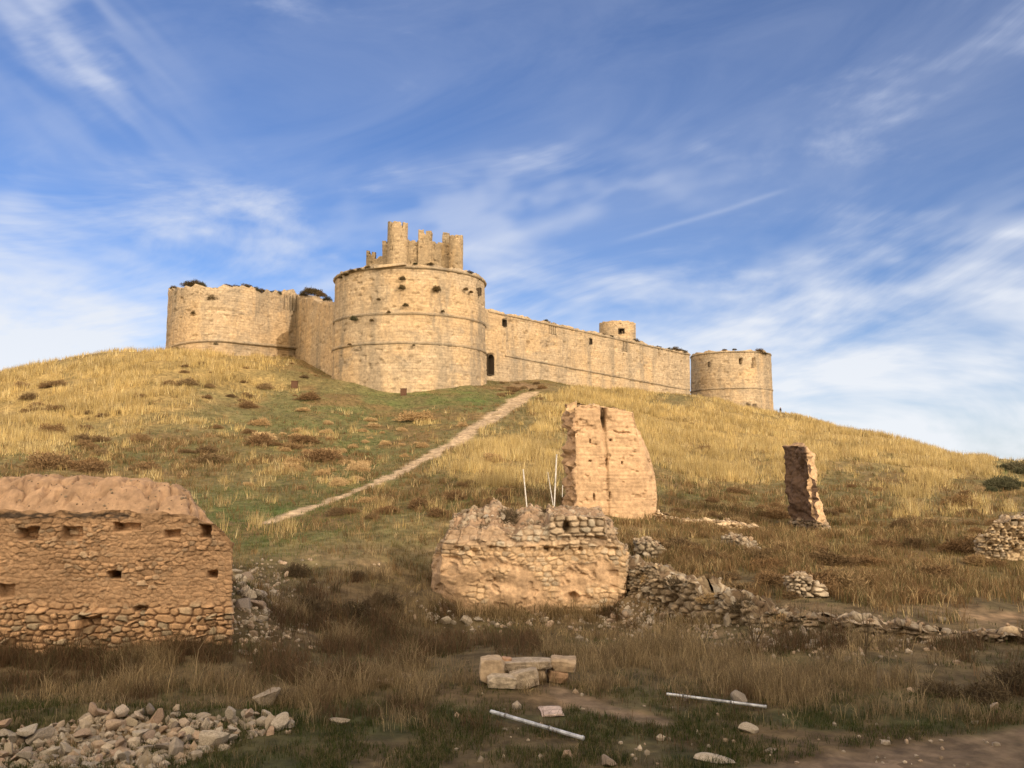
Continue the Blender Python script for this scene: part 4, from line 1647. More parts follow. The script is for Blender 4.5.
def disp_mid(P, N, S, T):
    u, v = P[..., 0] + .6 * P[..., 1], P[..., 2]
    X = P[..., 0]
    zmid = W(530, 546, RY)[2]
    up = sst(-.12, .12, v - zmid + .35 * fbm(u / .9, v / .6, 0, 3, 111))
    e1, a1, b1, c1 = stones(u, v, .27, .17, 303, .42, .5)
    e2, a2, b2, c2 = stones(u, v, .36, .22, 404, .38, .3)
    plast = sst(-.05, .12, fbm(u / .8, v / .6, 5, 4, 112) + .22 * sst(.0, -1.0, v - zmid) - .09) * .9
    xr, _ = pxz(549, 520, RY)
    xr2, _ = pxz(606, 520, RY)
    zr, zr2 = W(575, 536, RY)[2], W(575, 510, RY)[2]
    blk = sst(-.08, .05, np.minimum(np.minimum(X - xr, xr2 - X), v - zr))
    rough = sst(.02, .3, e1) * .08 + (a1 - .5) * .06 + .42 * fbm(u / .45, v / .35, 1, 4, 113)
    smooth_ = .30 * fbm(u / .8, v / .8, 2, 4, 114) + .025 * fbm(u / .12, v / .1, 2, 3, 115)
    ston = sst(.02, .3, e1) * .055 + (a1 - .5) * .06 + .22 * fbm(u / .5, v / .5, 3, 4, 116)
    smooth_ = smooth_ - .10 * sst(.06, .16, fbm(u / .35, v / .28, 12, 4, 188))
    low_d = smooth_ * plast + ston * (1 - plast)
    mud = sst(-.10, .10, fbm(u / .7, v / .5, 15, 4, 184))
    rough = rough * (1 - .6 * mud) - .04 * mud
    d = low_d * (1 - up) + rough * up
    d = d + .7 * fbm(u / 1.5, v / 1.2, 8, 3, 190) - np.clip(v - zmid, 0, 1.2) * .55
    d = d * (1 - blk) + (sst(.04, .32, e2) * .12 + (a2 - .5) * .05 + .06) * blk
    zl = W(530, 549, RY)[2]
    row = sst(.10, .03, np.abs(v - zl + .1 * fbm(u / .9, 0 * u, 0, 2, 118))) * sst(-.02, .1, fbm(u / .3, v / .4, 4, 2, 117))
    d = d - .16 * row
    xh, zh = pxz(572, 598, RY)
    hole = sst(.26, .10, np.hypot((X - xh), (v - zh) * 1.2) + .22 * fbm(u / .2, v / .2, 0, 3, 119))
    d = d - .35 * hole
    xh, zh = pxz(566, 527, RY)
    d = d - .4 * sst(.22, .1, np.hypot((X - xh), (v - zh)) + .1 * fbm(u / .2, v / .2, 0, 3, 119))
    for hx, hy in ((458, 551), (473, 552), (491, 549), (520, 549), (545, 550)):
        xh, zh = pxz(hx, hy, RY)
        d = d - .14 * sst(.16, .06, np.hypot((X - xh) * .8, (v - zh)))
    earth = tone(P, (.43, .29, .172), 120, 1.0, .45)
    stc = stone_cols((.42, .295, .175), (.37, .29, .195), a1, b1, c1)
    k1 = sst(.02, .2, e1)[..., None]
    stc = stc * k1 + np.asarray((.36, .24, .13)) * (1 - k1)
    upc = stone_cols((.34, .255, .165), (.34, .29, .215), a1, b1, c1) * k1 + np.asarray((.25, .175, .11)) * (1 - k1)
    upc = upc * (1 - .75 * mud[..., None]) + tone(P, (.33, .225, .14), 183, .9, .3) * .75 * mud[..., None]
    bk = stone_cols((.37, .285, .19), (.36, .305, .225), a2, b2, c2)
    k2 = sst(.02, .2, e2)[..., None]
    bk = bk * k2 + np.asarray((.20, .14, .085)) * (1 - k2)
    c = (earth * plast[..., None] + stc * (1 - plast[..., None])) * (1 - up[..., None]) + upc * up[..., None]
    c = c * (1 - blk[..., None]) + bk * blk[..., None]
    return d, c


def cap_mid(xy, z, w, c):
    px = 512 + xy[:, 0] / 31 * FPX
    apex = np.interp(px, [430, 455, 485, 510, 540, 555, 600, 615, 630], [.1, .5, .76, .70, .58, .25, .2, .3, .1])
    hh, cl = rub(xy, .24, .05, 77, (.30, .205, .13), (.30, .24, .17), (.26, .175, .11))
    zz = z + apex * sst(0, .85, w) + (hh - .07 + .36 * fbm(xy[:, 0] / .6, xy[:, 1] / .6, w, 4, 121) + .12 * fbm(xy[:, 0] / .14, xy[:, 1] / .14, w * 3, 4, 189)) * min(1, w * 3)
    return zz, cl * (1 + .6 * fbm(xy[:, 0] / .3, xy[:, 1] / .3, w * 3, 4, 122)[:, None])


B, T = resample(rc_ctrl())
T[:, 2] += -.10 + .7 * fbm(T[:, 0] / .6, T[:, 1] / .6, 0, 4, 195) * (1 - sst(.7, 1.2, T[:, 0]) * .75)
V, Qd, C_, U, r_, N_ = loft(B, T, 150, disp_mid, axis=((W(455, 500, 32)[0], 32.1), (W(612, 500, 32)[0], 31.9)), capk=30, capfn=cap_mid)
things(mk('ruined_wall', V, Qd, None, M_RUIN, C_, origin=(W(530, 610, RY)[0], RY, 0)),
       'sunlit ruined building stump with crumbling rubble top and smooth ochre face, centre of the foreground', 'ruin')
PLAN_KEEP.append((W(530, 600, 31.8)[0], 31.9, 3.35, 1.95, 0))

# --- tall rammed-earth slab
PY_ = 43.5


def disp_tall(P, N, S, T):
    X, v = P[..., 0], P[..., 2]
    zs_ = T
    xg = np.array([W(604 + a, 500, PY_)[0] for a in (0, 1.2, 3.0, 3.8)])
    tg = np.array([1, .75, .45, 0])
    gx_ = np.interp(T, tg[::-1], xg[::-1])
    fr = N[..., 1] < -.5
    wv = .10 * fbm(X / .3, v / .35, 0, 3, 131)
    gr_ = sst(.13 + .09 * sst(.8, 1, T), .02, np.abs(X - gx_ + wv))
    dep = .10 + .55 * sst(.78, .9, T)
    d = -gr_ * dep * fr
    # horizontal lifts of tamped earth
    d = d + .06 * fbm(X / 1.2, P[..., 1] / 1.2, v / .09, 3, 132) + .22 * fbm(X / .9, P[..., 1], v / .9, 4, 133)
    d = d - .12 * sst(.10, .24, fbm(X / .45, P[..., 1], v / .3, 4, 182)) + .035 * fbm(X / .11 + v / .9, P[..., 1] / .3, v / .5, 4, 180)
    # the face steps back above a broken edge
    zs = W(590, 433, PY_)[2]
    d = d - .09 * sst(-.02, .05, v - zs + .35 * fbm(X / .35, 0 * X, 0, 3, 134) + .06 * (X - 4.5)) * fr
    zc = W(620, 432, PY_)[2]
    ck = sst(.05, .015, np.abs(v - zc + .16 * (X - W(620, 430, PY_)[0]) + .14 * fbm(X / .3, 0 * X, 2, 3, 135))) * sst(-.1, .1, X - W(614, 430, PY_)[0]) * sst(-.1, .1, W(630, 430, PY_)[0] - X)
    d = d - .16 * ck * fr
    for hx, hy, a_, b_ in ((590, 441, .035, .09), (590, 461, .08, .05), (607, 462, .05, .2), (622, 463, .035, .08), (594, 497, .05, .14), (610, 496, .04, .18), (611, 440, .06, .05)):
        xh, zh = pxz(hx, hy, PY_)
        d = d - .22 * sst(1.3, .7, np.hypot((X - xh) / a_, (v - zh) / b_) + fbm(X / .08, v / .08, 0, 3, 141) * 1.4) * fr
    # the left flank is torn
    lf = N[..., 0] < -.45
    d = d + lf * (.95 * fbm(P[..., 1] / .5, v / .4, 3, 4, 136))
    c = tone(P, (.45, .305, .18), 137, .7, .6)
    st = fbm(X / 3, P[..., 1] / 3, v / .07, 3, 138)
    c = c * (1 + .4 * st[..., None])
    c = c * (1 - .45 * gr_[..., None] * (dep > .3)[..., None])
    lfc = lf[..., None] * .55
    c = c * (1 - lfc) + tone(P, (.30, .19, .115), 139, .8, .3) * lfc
    return d, c


def tall_ctrl():
    #   (px bottom, px top, py top, Y)
    L = [(577, 574, 409, PY_), (585, 581, 405, PY_ - .02), (600, 599, 404.5, PY_ - .04), (604.5, 602.5, 406, PY_ - .04), (608, 605.5, 407, PY_ - .04), (622, 618, 409, PY_ - .02), (638, 634, 412.5, PY_),
         (649, 635.5, 418, PY_ + .12), (655.5, 640, 431, PY_ + .5), (655, 640, 432, PY_ + 1.5), (630, 622, 412, PY_ + 2.1), (590, 590, 408, PY_ + 2.2), (566, 566, 405, PY_ + 2.0), (565, 565.5, 404, PY_ + 1.5), (570, 570, 415, PY_ + .6)]
    out = []
    for a_, b_, pt, yy in L:
        xb_ = W(a_, 512, yy)[0]
        xt_, _, zt_ = W(b_, pt, yy)
        out.append((xb_, yy, 1.6, xt_, yy, zt_, .035 if yy < PY_ + 1 else .07))
    return out


def warp_tall(P, t):
    # right edge bellies out at two thirds of the height and the left edge waves
    P = P.copy()
    xr = W(640, 450, PY_)[0]
    x0 = W(604, 450, PY_)[0]
    f = np.clip((P[..., 0] - x0) / (xr - x0), 0, 1.3)
    P[..., 0] += .30 * f * (np.sin(np.clip(t, 0, 1) * math.pi) ** 1.0)[:, None]
    return P


B, T = resample(tall_ctrl())
V, Qd, C_, U, r_, N_ = loft(B, T, 170, disp_tall, axis=((W(577, 405, PY_ + 1)[0], PY_ + 1), (W(630, 405, PY_ + 1)[0], PY_ + 1)), capk=10, warpf=warp_tall,
                            capfn=lambda xy, z, w, c: (z + .06 * w + .2 * fbm(xy[:, 0] / .3, xy[:, 1] / .3, w, 3, 140) * min(1, w * 4), np.asarray((.50, .34, .19))[None] * np.ones((len(z), 1))))
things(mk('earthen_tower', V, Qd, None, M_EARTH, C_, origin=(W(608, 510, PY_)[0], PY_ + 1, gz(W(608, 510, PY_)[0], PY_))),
       'tall sunlit slab of rammed earth tower with a vertical crack, behind the thin white poles', 'ruin')
PLAN_KEEP.append((W(610, 500, PY_ + 1)[0], PY_ + 1, 2.2, 1.3, 0))

# --- leaning dark slab on the right
QY = 47.0


def lean_ctrl():
    L = [(786, 793, 447, QY + 3.2), (800, 810, 451, QY + 1.6), (812, 824, 455, QY - .1), (818, 833, 461, QY + .5), (812, 832, 458, QY + 2.6), (798, 812, 449, QY + 4.0)]
    L = [(798, 784.5, 446.5, QY + 3.2), (810, 795, 446, QY + 1.7), (823, 806, 447.5, QY), (835, 812, 457, QY + .55), (832, 810, 452, QY + 2.8), (812, 797, 446.5, QY + 4.2)]
    out = []
    for a_, b_, pt, yy in L:
        xb_ = W(a_, 525, yy)[0]
        xt_, _, zt_ = W(b_, pt, yy)
        out.append((xb_, yy, .2, xt_, yy, zt_, .045))
    return out


def disp_lean(P, N, S, T):
    X, Y, v = P[..., 0], P[..., 1], P[..., 2]
    d = .55 * fbm(X / .7 + Y / .9, Y / .7, v / .45, 5, 151) + .28 * fbm(X / .3, Y / .3, v / .22, 3, 159) + .09 * fbm(X / .15, Y / .15, v / .12, 3, 152)
    e1, a1, b1, c1 = stones(X + Y, v, .32, .2, 505)
    zf = W(815, 521, QY)[2] + .5 * fbm(X / .5, Y / .5, 0, 3, 179)
    foot = sst(.1, -.1, v - zf)
    d = d * (1 - foot) + foot * (sst(.03, .3, e1) * .12 + (a1 - .5) * .12 - .06 + .3 * fbm(X / .5, Y / .5, v / .4, 3, 157))
    d = d + .6 * fbm(X / 1.6, Y / 1.6, v / 1.1, 3, 158)
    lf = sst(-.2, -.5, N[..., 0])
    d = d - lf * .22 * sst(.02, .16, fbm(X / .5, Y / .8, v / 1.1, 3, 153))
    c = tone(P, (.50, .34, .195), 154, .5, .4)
    cl = tone(P, (.125, .08, .054), 155, 1.1, .5)  # shade of the left face painted in as a much darker earth
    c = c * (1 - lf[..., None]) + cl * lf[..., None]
    fc = stone_cols((.28, .205, .13), (.27, .22, .16), a1, b1, c1) * sst(.02, .2, e1)[..., None]
    c = c * (1 - foot[..., None]) + fc * foot[..., None]
    return d, c


def warp_lean(P, t):
    P = P.copy()
    P[..., 0] += (-.16 * np.sin(np.clip((t - .1) / .9, 0, 1) * math.pi))[:, None]
    return P


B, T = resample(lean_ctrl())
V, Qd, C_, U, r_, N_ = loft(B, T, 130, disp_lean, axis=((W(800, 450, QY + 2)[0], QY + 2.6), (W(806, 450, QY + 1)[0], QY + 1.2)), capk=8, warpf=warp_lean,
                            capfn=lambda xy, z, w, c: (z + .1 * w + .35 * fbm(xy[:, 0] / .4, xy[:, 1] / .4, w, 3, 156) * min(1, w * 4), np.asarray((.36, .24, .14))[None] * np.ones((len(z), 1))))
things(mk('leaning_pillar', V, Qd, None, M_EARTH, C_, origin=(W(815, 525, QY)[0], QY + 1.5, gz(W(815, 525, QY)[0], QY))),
       'leaning broken pillar, its left face dark and its narrow right side sunlit', 'ruin')
PLAN_KEEP.append((W(815, 500, QY + 1.5)[0], QY + 1.7, 1.0, 1.9, 0))


# --- lower walls and stumps
def low_wall(name, label, pts, thick, rw, rh, depth, base, grey, mortar, seed, rag=.25, step=.03, below=.5, capcol=None, rows=60, dome=.1, cat='wall'):
    """pts: (px, py of the top, Y) from left to right along the front face"""
    P = np.array([W(*p) for p in pts])
    s = np.concatenate([[0], np.cumsum(np.hypot(*np.diff(P[:, :2], axis=0).T))])
    k = max(8, int(s[-1] / step))
    q = np.linspace(0, s[-1], k)
    X, Y, Z = (np.interp(q, s, P[:, i]) for i in range(3))
    for _ in range(6):
        X[1:-1] = (X[:-2] + 2 * X[1:-1] + X[2:]) / 4
        Y[1:-1] = (Y[:-2] + 2 * Y[1:-1] + Y[2:]) / 4
    Z = Z + rag * 2 * fbm(q / .45, q * 0, seed, 4, 161)
    zb_ = terrain(X, Y) - below
    Z = np.maximum(Z, zb_ + .15)
    tan = np.gradient(np.stack([X, Y], -1), axis=0)
    tan /= np.hypot(tan[:, 0], tan[:, 1])[:, None]
    nr = np.stack([tan[:, 1], -tan[:, 0]], -1)
    e = np.minimum(1, np.minimum(q, s[-1] - q) / (thick * .45))
    shr = (1 - np.sqrt(np.clip(1 - (1 - e) ** 2, 0, 1))) * thick * .5
    F = np.stack([X, Y], -1) - nr * shr[:, None]
    K = (np.stack([X, Y], -1) - nr * (thick - shr)[:, None])[::-3]
    Bl = np.concatenate([np.column_stack([F, zb_]), np.column_stack([K, zb_[::-3]])])
    Tl = np.concatenate([np.column_stack([F, Z]), np.column_stack([K, Z[::-3]])])

    def dsp(P, N, S, T):
        u = S
        v = P[..., 2]
        e1, a1, b1, c1 = stones(u, v, rw, rh, seed * 7 + 3, .46, .6)
        e2, a2, b2, c2 = stones(u, v, rw * .6, rh * .6, seed * 7 + 4, .46, .6)
        sw = fbm(u / .6, v / .4, seed, 3, 167) > .05
        e1, a1, b1 = np.where(sw, e2, e1), np.where(sw, a2, a1), np.where(sw, b2, b1)
        d = sst(.03, .34, e1) * depth + (a1 - .5) * depth * 1.3 + .34 * fbm(u / .6, v / .45, 1, 5, 162) - .2 * sst(.1, .22, fbm(u / .3, v / .2, 6, 3, 166))
        c = stone_cols(base, grey, a1, b1, c1)
        k1 = sst(.03, .25, e1)[..., None]
        c = c * k1 + np.asarray(mortar) * (1 - k1)
        c = c * (1 + .5 * fbm(u / .7, v / .7, 4, 3, 163)[..., None])
        return d, c
    cc = capcol or base

    def cp(xy, z, w, c):
        hh, cl = rub(xy, rw * .8, .09, seed, cc, grey, mortar)
        zz = z + dome * sst(0, 1, w) + (hh - .08 + .22 * fbm(xy[:, 0] / .35, xy[:, 1] / .35, 0, 4, 164)) * min(1, w * 3)
        return zz, cl * (1 + .5 * fbm(xy[:, 0] / .2, xy[:, 1] / .2, 0, 4, 165)[:, None])
    ctr = np.stack([X, Y], -1) - nr * thick / 2
    V, Qd, C_, U, r_, N_ = loft(Bl, Tl, rows, dsp, axis=(ctr[0] + tan[0] * thick * .4, ctr[-1] - tan[-1] * thick * .4), capk=14, capfn=cp)
    o = mk(name, V, Qd, None, M_RUIN, C_, origin=(X.mean(), Y.mean(), zb_.mean() + below))
    a, b = ctr[0], ctr[-1]
    PLAN_KEEP.append(((a[0] + b[0]) / 2, (a[1] + b[1]) / 2, np.hypot(*(b - a)) / 2, thick * .55, math.atan2(b[1] - a[1], b[0] - a[0])))
    return things(o, label, cat)


GREY = (.30, .25, .185)
low_wall('dry_stone_wall', 'low grey dry stone wall running down to the right from the lit ruin', [(623, 563, 30.6), (640, 570, 29.8), (668, 578, 28.8), (700, 592, 27.2), (735, 604, 25.8), (770, 613, 24.6), (806, 621, 23.8)],
         .9, .30, .19, .11, (.28, .215, .14), (.31, .265, .2), (.13, .09, .055), 3, .42, capcol=(.22, .165, .10), rows=64)
low_wall('wall_footing', 'crumbling low wall footing with a pale flat top at the right, in shade', [(796, 619, 23.9), (826, 622, 23.4), (862, 624, 23.0), (900, 628, 22.7), (938, 633, 22.4)],
         .8, .55, .16, .10, (.27, .205, .135), (.30, .25, .18), (.12, .085, .05), 4, .2, capcol=(.42, .335, .235), rows=36)
low_wall('wall_footing', 'short dark broken footing at the right edge below the bare bank', [(938, 634, 22.6), (968, 633, 22.9), (1000, 637, 22.6), (1060, 640, 22.2)],
         .7, .4, .16, .10, (.22, .165, .11), (.25, .21, .16), (.10, .07, .045), 5, .12, capcol=(.30, .23, .15), rows=26)
low_wall('ruined_wall', 'sunlit broken stone wall standing at the right edge of the hillside', [(973, 548, 37.5), (981, 535, 36.2), (996, 524, 35.8), (1012, 516, 35.6), (1040, 512, 35.4), (1100, 512, 35.2)],
         1.6, .30, .17, .11, (.40, .30, .18), (.34, .28, .2), (.25, .175, .105), 6, .35, below=.8, capcol=(.36, .27, .17), rows=60)
low_wall('stone_stump', 'small pale stump of coursed blocks on the brown slope above the dry stone wall', [(783, 577, 28.2), (797, 575, 27.9), (812, 580, 27.8), (826, 588, 27.8)],
         .8, .30, .2, .13, (.40, .325, .23), (.36, .3, .22), (.18, .13, .08), 7, .08, rows=34, step=.025)
low_wall('stone_stump', 'narrow grey rubble stump leaning on the brown slope below the leaning pillar', [(722, 536, 37.5), (733, 538, 36.6), (745, 548, 35.6)],
         .7, .25, .17, .12, (.27, .22, .155), (.3, .26, .195), (.15, .11, .07), 8, .12, rows=26)
low_wall('stone_stump', 'grey rubble lump beside the right end of the lit ruin', [(634, 542, 35.4), (648, 540, 35.2), (660, 549, 35.0)],
         .8, .26, .18, .12, (.27, .22, .15), (.3, .26, .2), (.15, .11, .07), 9, .14, rows=26)
low_wall('wall_footing', 'sunlit line of wall footings between the earthen tower and the leaning pillar', [(652, 513, 43.6), (672, 518, 43.5), (700, 521, 44), (730, 523, 44.5), (768, 528, 45)],
         1.0, .34, .2, .12, (.50, .38, .24), (.42, .34, .24), (.26, .18, .11), 10, .14, rows=26, step=.04, below=.4)
low_wall('wall_footing', 'faint earth covered footing across the shaded slope left of the lit ruin', [(262, 576, 32.0), (285, 571, 32.4), (318, 569, 33), (345, 570, 33), (388, 567, 33.4)],
         .7, .34, .16, .09, (.34, .265, .18), (.38, .32, .24), (.16, .11, .07), 12, .16, rows=18, step=.04, below=.4)


# ------------------------------------------------------------------ loose stones
def stone_mesh(k, flat=1.0, cuts=15, sub=4, nz=.06):
    bm = bmesh.new()
    bmesh.ops.create_icosphere(bm, subdivisions=sub, radius=1)
    v = np.array([x.co[:] for x in bm.verts])
    r = np.random.default_rng(900 + k)
    for _ in range(cuts):
        d = r.normal(0, 1, 3)
        d /= np.linalg.norm(d)
        o_ = r.uniform(.36, .74)
        h = v @ d - o_
        v = v - np.outer(np.maximum(h, 0) * 1.0, d)
    v = v + v * (nz * 2 * fbm(v[:, 0] * 2.2 + k, v[:, 1] * 2.2, v[:, 2] * 2.2, 4, 171))[:, None]
    v = v / np.abs(v).max(0)[None]
    v[:, 2] *= flat
    for a, b in zip(bm.verts, v):
        a.co = b
    me = bpy.data.meshes.new('stone')
    bm.to_mesh(me)
    bm.free()
    me.polygons.foreach_set('use_smooth', np.ones(len(me.polygons), bool))
    me.materials.append(M_STONE)
    return me


STONES = [stone_mesh(k) for k in range(14)]
PALES = []
for k in range(4):
    me = stone_mesh(40 + k, cuts=14)
    me.materials.clear()
    me.materials.append(M_PALE)
    PALES.append(me)


def stone(name, label, cat, loc, size, group=None, rz=None, tilt=.25, pool=STONES, k=None):
    me = pool[rng.integers(len(pool))] if k is None else pool[k % len(pool)]
    o = bpy.data.objects.new(name, me)
    COL.objects.link(o)
    o.location = loc
    o.scale = size
    o.rotation_euler = (rng.normal(0, tilt), rng.normal(0, tilt), rng.uniform(0, 6.28) if rz is None else rz)
    return things(o, label, cat, group)


# the heap at the lower left
placed = []


def try_place(x, y, r, gap=.66):
    for a, b, c in placed:
        if (a - x) ** 2 + (b - y) ** 2 < ((r + c) * gap) ** 2:
            return False
    placed.append((x, y, r))
    return True


HEAP = []
cnt = 0
big = [(38, 741, .34), (88, 722, .26), (118, 727, .3), (105, 718, .22), (150, 745, .23), (156, 722, .3), (133, 724, .2), (18, 762, .3), (186, 742, .2), (172, 727, .2), (205, 746, .3), (62, 733, .2),
       (233, 722, .26), (248, 720, .22), (120, 752, .2), (75, 757, .26), (15, 742, .26), (178, 715, .18)]
for px, py, r in big:
    g_ = G(px, py)
    r *= .52
    if try_place(g_.x, g_.y, r, .6):
        HEAP.append((g_.x, g_.y, r))
tries = 0
while len(HEAP) < 150 and tries < 9000:
    tries += 1
    px, py = rng.uniform(-15, 292), rng.uniform(708, 772)
    top = np.interp(px, [-20, 30, 75, 95, 130, 160, 200, 225, 290], [741, 733, 721, 712, 712, 717, 716, 714, 716])
    bot = np.interp(px, [-20, 90, 170, 210, 240, 290], [775, 775, 768, 752, 738, 730])
    if not top < py < bot:
        continue
    g_ = G(px, py)
    r = float(np.clip(rng.lognormal(-2.42, .42), .05, .17))
    if try_place(g_.x, g_.y, r):
        HEAP.append((g_.x, g_.y, r))
for x, y, r in HEAP:
    e = rng.uniform(.75, 1.25)
    stone('rubble_stone', 'rough limestone rubble stone lying in the heap at the lower left', 'stone', (x, y, gz(x, y) + r * rng.uniform(.15, .5)),
          (r * e * 1.15, r / e, r * rng.uniform(.55, .85)), 'stones in the rubble heap at the lower left', tilt=.45)

for x, y, r in HEAP[:45]:
    r2 = r * rng.uniform(.6, .95)
    x, y = x + rng.normal(0, r * .8), y + rng.normal(0, r * .6)
    stone('rubble_stone', 'rough limestone rubble stone lying in the heap at the lower left', 'stone', (x, y, gz(x, y) + r * .9 + r2 * .3), (r2 * 1.2, r2 * .9, r2 * .7), 'stones in the rubble heap at the lower left', tilt=.6)

# scattered rubble: (pixel centre, spread, count, size, place in words)
SC = [((468, 612), (44, 14), 24, .15, 'grey rubble stone tumbled at the left foot of the lit ruin', 'rubble at the left foot of the lit ruin'),
      ((555, 624), (60, 9), 13, .11, 'small rubble stone in the grass below the lit ruin', 'rubble in the grass below the lit ruin'),
      ((262, 592), (26, 30), 24, .15, 'pale rubble stone spilled on the bank beside the big stone wall', 'rubble spilled beside the big stone wall'),
      ((275, 645), (40, 10), 9, .10, 'pale rubble stone below the bank right of the big stone wall', 'rubble below the bank by the big stone wall'),
      ((648, 620), (38, 18), 12, .10, 'pale rubble stone on bare soil below the dry stone wall', 'rubble on bare soil below the dry stone wall'),
      ((820, 640), (70, 10), 10, .12, 'rubble stone in the weeds under the crumbling footing', 'rubble under the crumbling footing'),
      ((620, 515), (50, 4), 5, .14, 'rubble stone at the foot of the earthen tower', 'rubble at the foot of the earthen tower'),
      ((500, 508), (45, 5), 8, .10, 'rubble stone on the crumbling top of the lit ruin', 'rubble on top of the lit ruin')]
for (cx, cy), (sx_, sy_), n, sz, lab, grp in SC:
    for _ in range(n):
        px, py = cx + rng.uniform(-1, 1) * sx_, cy + rng.uniform(-1, 1) * sy_
        if grp.endswith('top of the lit ruin'):
            Y = rng.uniform(30.6, 32.6)
            x = W(px, py, Y)[0]
            apex = W(px, float(np.interp(px, [445, 480, 520, 545], [520, 507, 508, 515])), 32)[2]
            dg = bpy.context.evaluated_depsgraph_get() if False else None
            z = apex - .25 * abs(Y - 31.9)
            loc = (x, Y, z - .05)
        else:
            g_ = G(px, py)
            loc = (g_.x, g_.y, g_.z + sz * .15)
        r = sz * float(rng.lognormal(0, .35))
        stone('rubble_stone', lab, 'stone', loc, (r * 1.2, r * rng.uniform(.8, 1.1), r * rng.uniform(.5, .8)), grp, tilt=.4)

# single stones one can name
ONE = [((267, 706), (.27, .22, .25), 'big pale upright boulder behind the right end of the rubble heap', PALES, 0, .5),
       ((338, 724), (.21, .12, .08), 'flat white stone alone on the grass right of the rubble heap', PALES, 1, .1),
       ((213, 748), (.26, .22, .19), 'large tan boulder at the right end of the rubble heap', STONES, 2, .3),
       ((567, 757), (.13, .11, .1), 'small pale stone in the turf below the left fallen post', STONES, 3, .3),
       ((608, 766), (.14, .12, .11), 'tan stone at the bottom edge under the fallen post end', STONES, 4, .3),
       ((770, 752), (.18, .09, .06), 'flat pale stone beside the dirt track at the lower right', PALES, 2, .1),
       ((995, 709), (.10, .09, .09), 'small stone under the dark bush at the right edge', STONES, 6, .3),
       ((740, 703), (.22, .16, .14), 'stone half hidden in grass behind the right fallen post', STONES, 5, .3),
       ((748, 732), (.16, .12, .09), 'brown stone in the turf below the right fallen post', STONES, 8, .3),
       ((715, 762), (.35, .2, .07), 'flat brown slab of stone at the bottom edge, half buried', STONES, 9, .1),
       ((402, 681), (.36, .16, .10), 'long flat pale stone lying on the weeds left of the block pile', PALES, 3, .06),
       ]
for (px, py), s, lab, pool, k, tl in ONE:
    g_ = G(px, py)
    stone('boulder' if 'boulder' in lab else 'stone', lab, 'stone', (g_.x, g_.y, g_.z + s[2] * .55), s, rz=.3 * k, tilt=tl * .4, pool=pool, k=k)


def cut_block(label, px0, px1, pyt, pyb, Y, dep, seed, tilt=0.0, mat=None, rnd=.16, cat='stone block', name='stone_block'):
    """squared block between two pixel columns, its edges worn"""
    a, b = Vector(W(px0, pyb, Y)), Vector(W(px1, pyb, Y))
    h = W((px0 + px1) / 2, pyt, Y)[2] - a.z
    bm = bmesh.new()
    bmesh.ops.create_cube(bm, size=2)
    bmesh.ops.subdivide_edges(bm, edges=bm.edges[:], cuts=15, use_grid_fill=True)
    v = np.array([x.co[:] for x in bm.verts])
    p = 9
    nl = (np.abs(v) ** p).sum(1) ** (1 / p)
    v = v * (1 - rnd + rnd * 1.0 / nl[:, None] * np.abs(v).max(1)[:, None])
    rb = np.random.default_rng(70 + seed)
    for _ in range(16):
        dd = rb.normal(0, 1, 3)
        dd /= np.linalg.norm(dd)
        hh_ = v @ dd - rb.uniform(.92, 1.25) * np.abs(dd).sum() ** .6
        v = v - np.outer(np.maximum(hh_, 0), dd)
    v = v + .16 * np.stack([fbm(v[:, 0] * 1.1 + seed, v[:, 1] * 1.3, v[:, 2] * 1.3 + 9 * q, 4, 181 + q) for q in range(3)], -1) * 2
    for x, y in zip(bm.verts, v):
        x.co = (y[0] * (b.x - a.x) / 2, y[1] * dep / 2, (y[2] + 1) * h / 2 - .02)
    me = bpy.data.meshes.new(name)
    bm.to_mesh(me)
    bm.free()
    me.polygons.foreach_set('use_smooth', np.ones(len(me.polygons), bool))
    me.materials.append(mat or M_PALE)
    o = bpy.data.objects.new(name, me)
    COL.objects.link(o)
    o.location = ((a.x + b.x) / 2, Y + dep / 2, a.z)
    o.rotation_euler = (0, tilt, rng.normal(0, .08))
    return things(o, label, cat)


# the little pile of squared blocks in the grass
BY = G(520, 685).y
M_TAN = object_mat('tan limestone blocks', [(.46, .36, .25), (.40, .30, .2)], 6, .6, .04)
cut_block('tall pale block at the left end of the block pile', 479, 503, 659, 684, BY, .5, 1, .03, M_TAN)
cut_block('low pale block in front at the left of the block pile', 487, 516, 676, 688, BY - .35, .35, 2, .02)
cut_block('smooth slanting block in the middle of the block pile', 512, 540, 671, 688, BY - .25, .4, 3, -.22)
cut_block('long white slab lying across the top of the block pile', 503, 551, 661.5, 669, BY + .15, .55, 4, -.04)
cut_block('pale block under the white slab at the back of the block pile', 514, 546, 668, 682, BY + .2, .4, 9, .0, M_TAN)
cut_block('squared pinkish block at the right end of the block pile', 551, 576, 659, 671, BY + .3, .5, 5, .05, M_TAN)
cut_block('rough brown stone below the pinkish end block of the pile', 548, 567, 671, 683, BY + .25, .45, 6, .0, plain('brown broken stone', (.34, .22, .135), .9, 5, .6, 1.3, .6, .05))
cut_block('small reddish stone sitting behind the left block of the pile', 501, 511, 657.5, 666, BY + .35, .25, 7, .1, plain('reddish stone', (.40, .25, .16), .9))
cut_block('thin grey slab lying in the weeds left of the long pale stone', 362, 392, 680, 684, G(380, 687).y, .35, 8, -.06, M_TAN)
# flat marked slab next to the fallen post
g_ = G(551, 716)
o = cut_block('flat pinkish white slab lying beside the fallen post', 541, 563, 714, 716.3, g_.y - .1, .62, 12, 0, plain('chalky slab', (.55, .43, .36), .9, 6, .6, 1.2), .12, 'slab', 'stone_slab')
o.location.z = gz(o.location.x, o.location.y) + .02

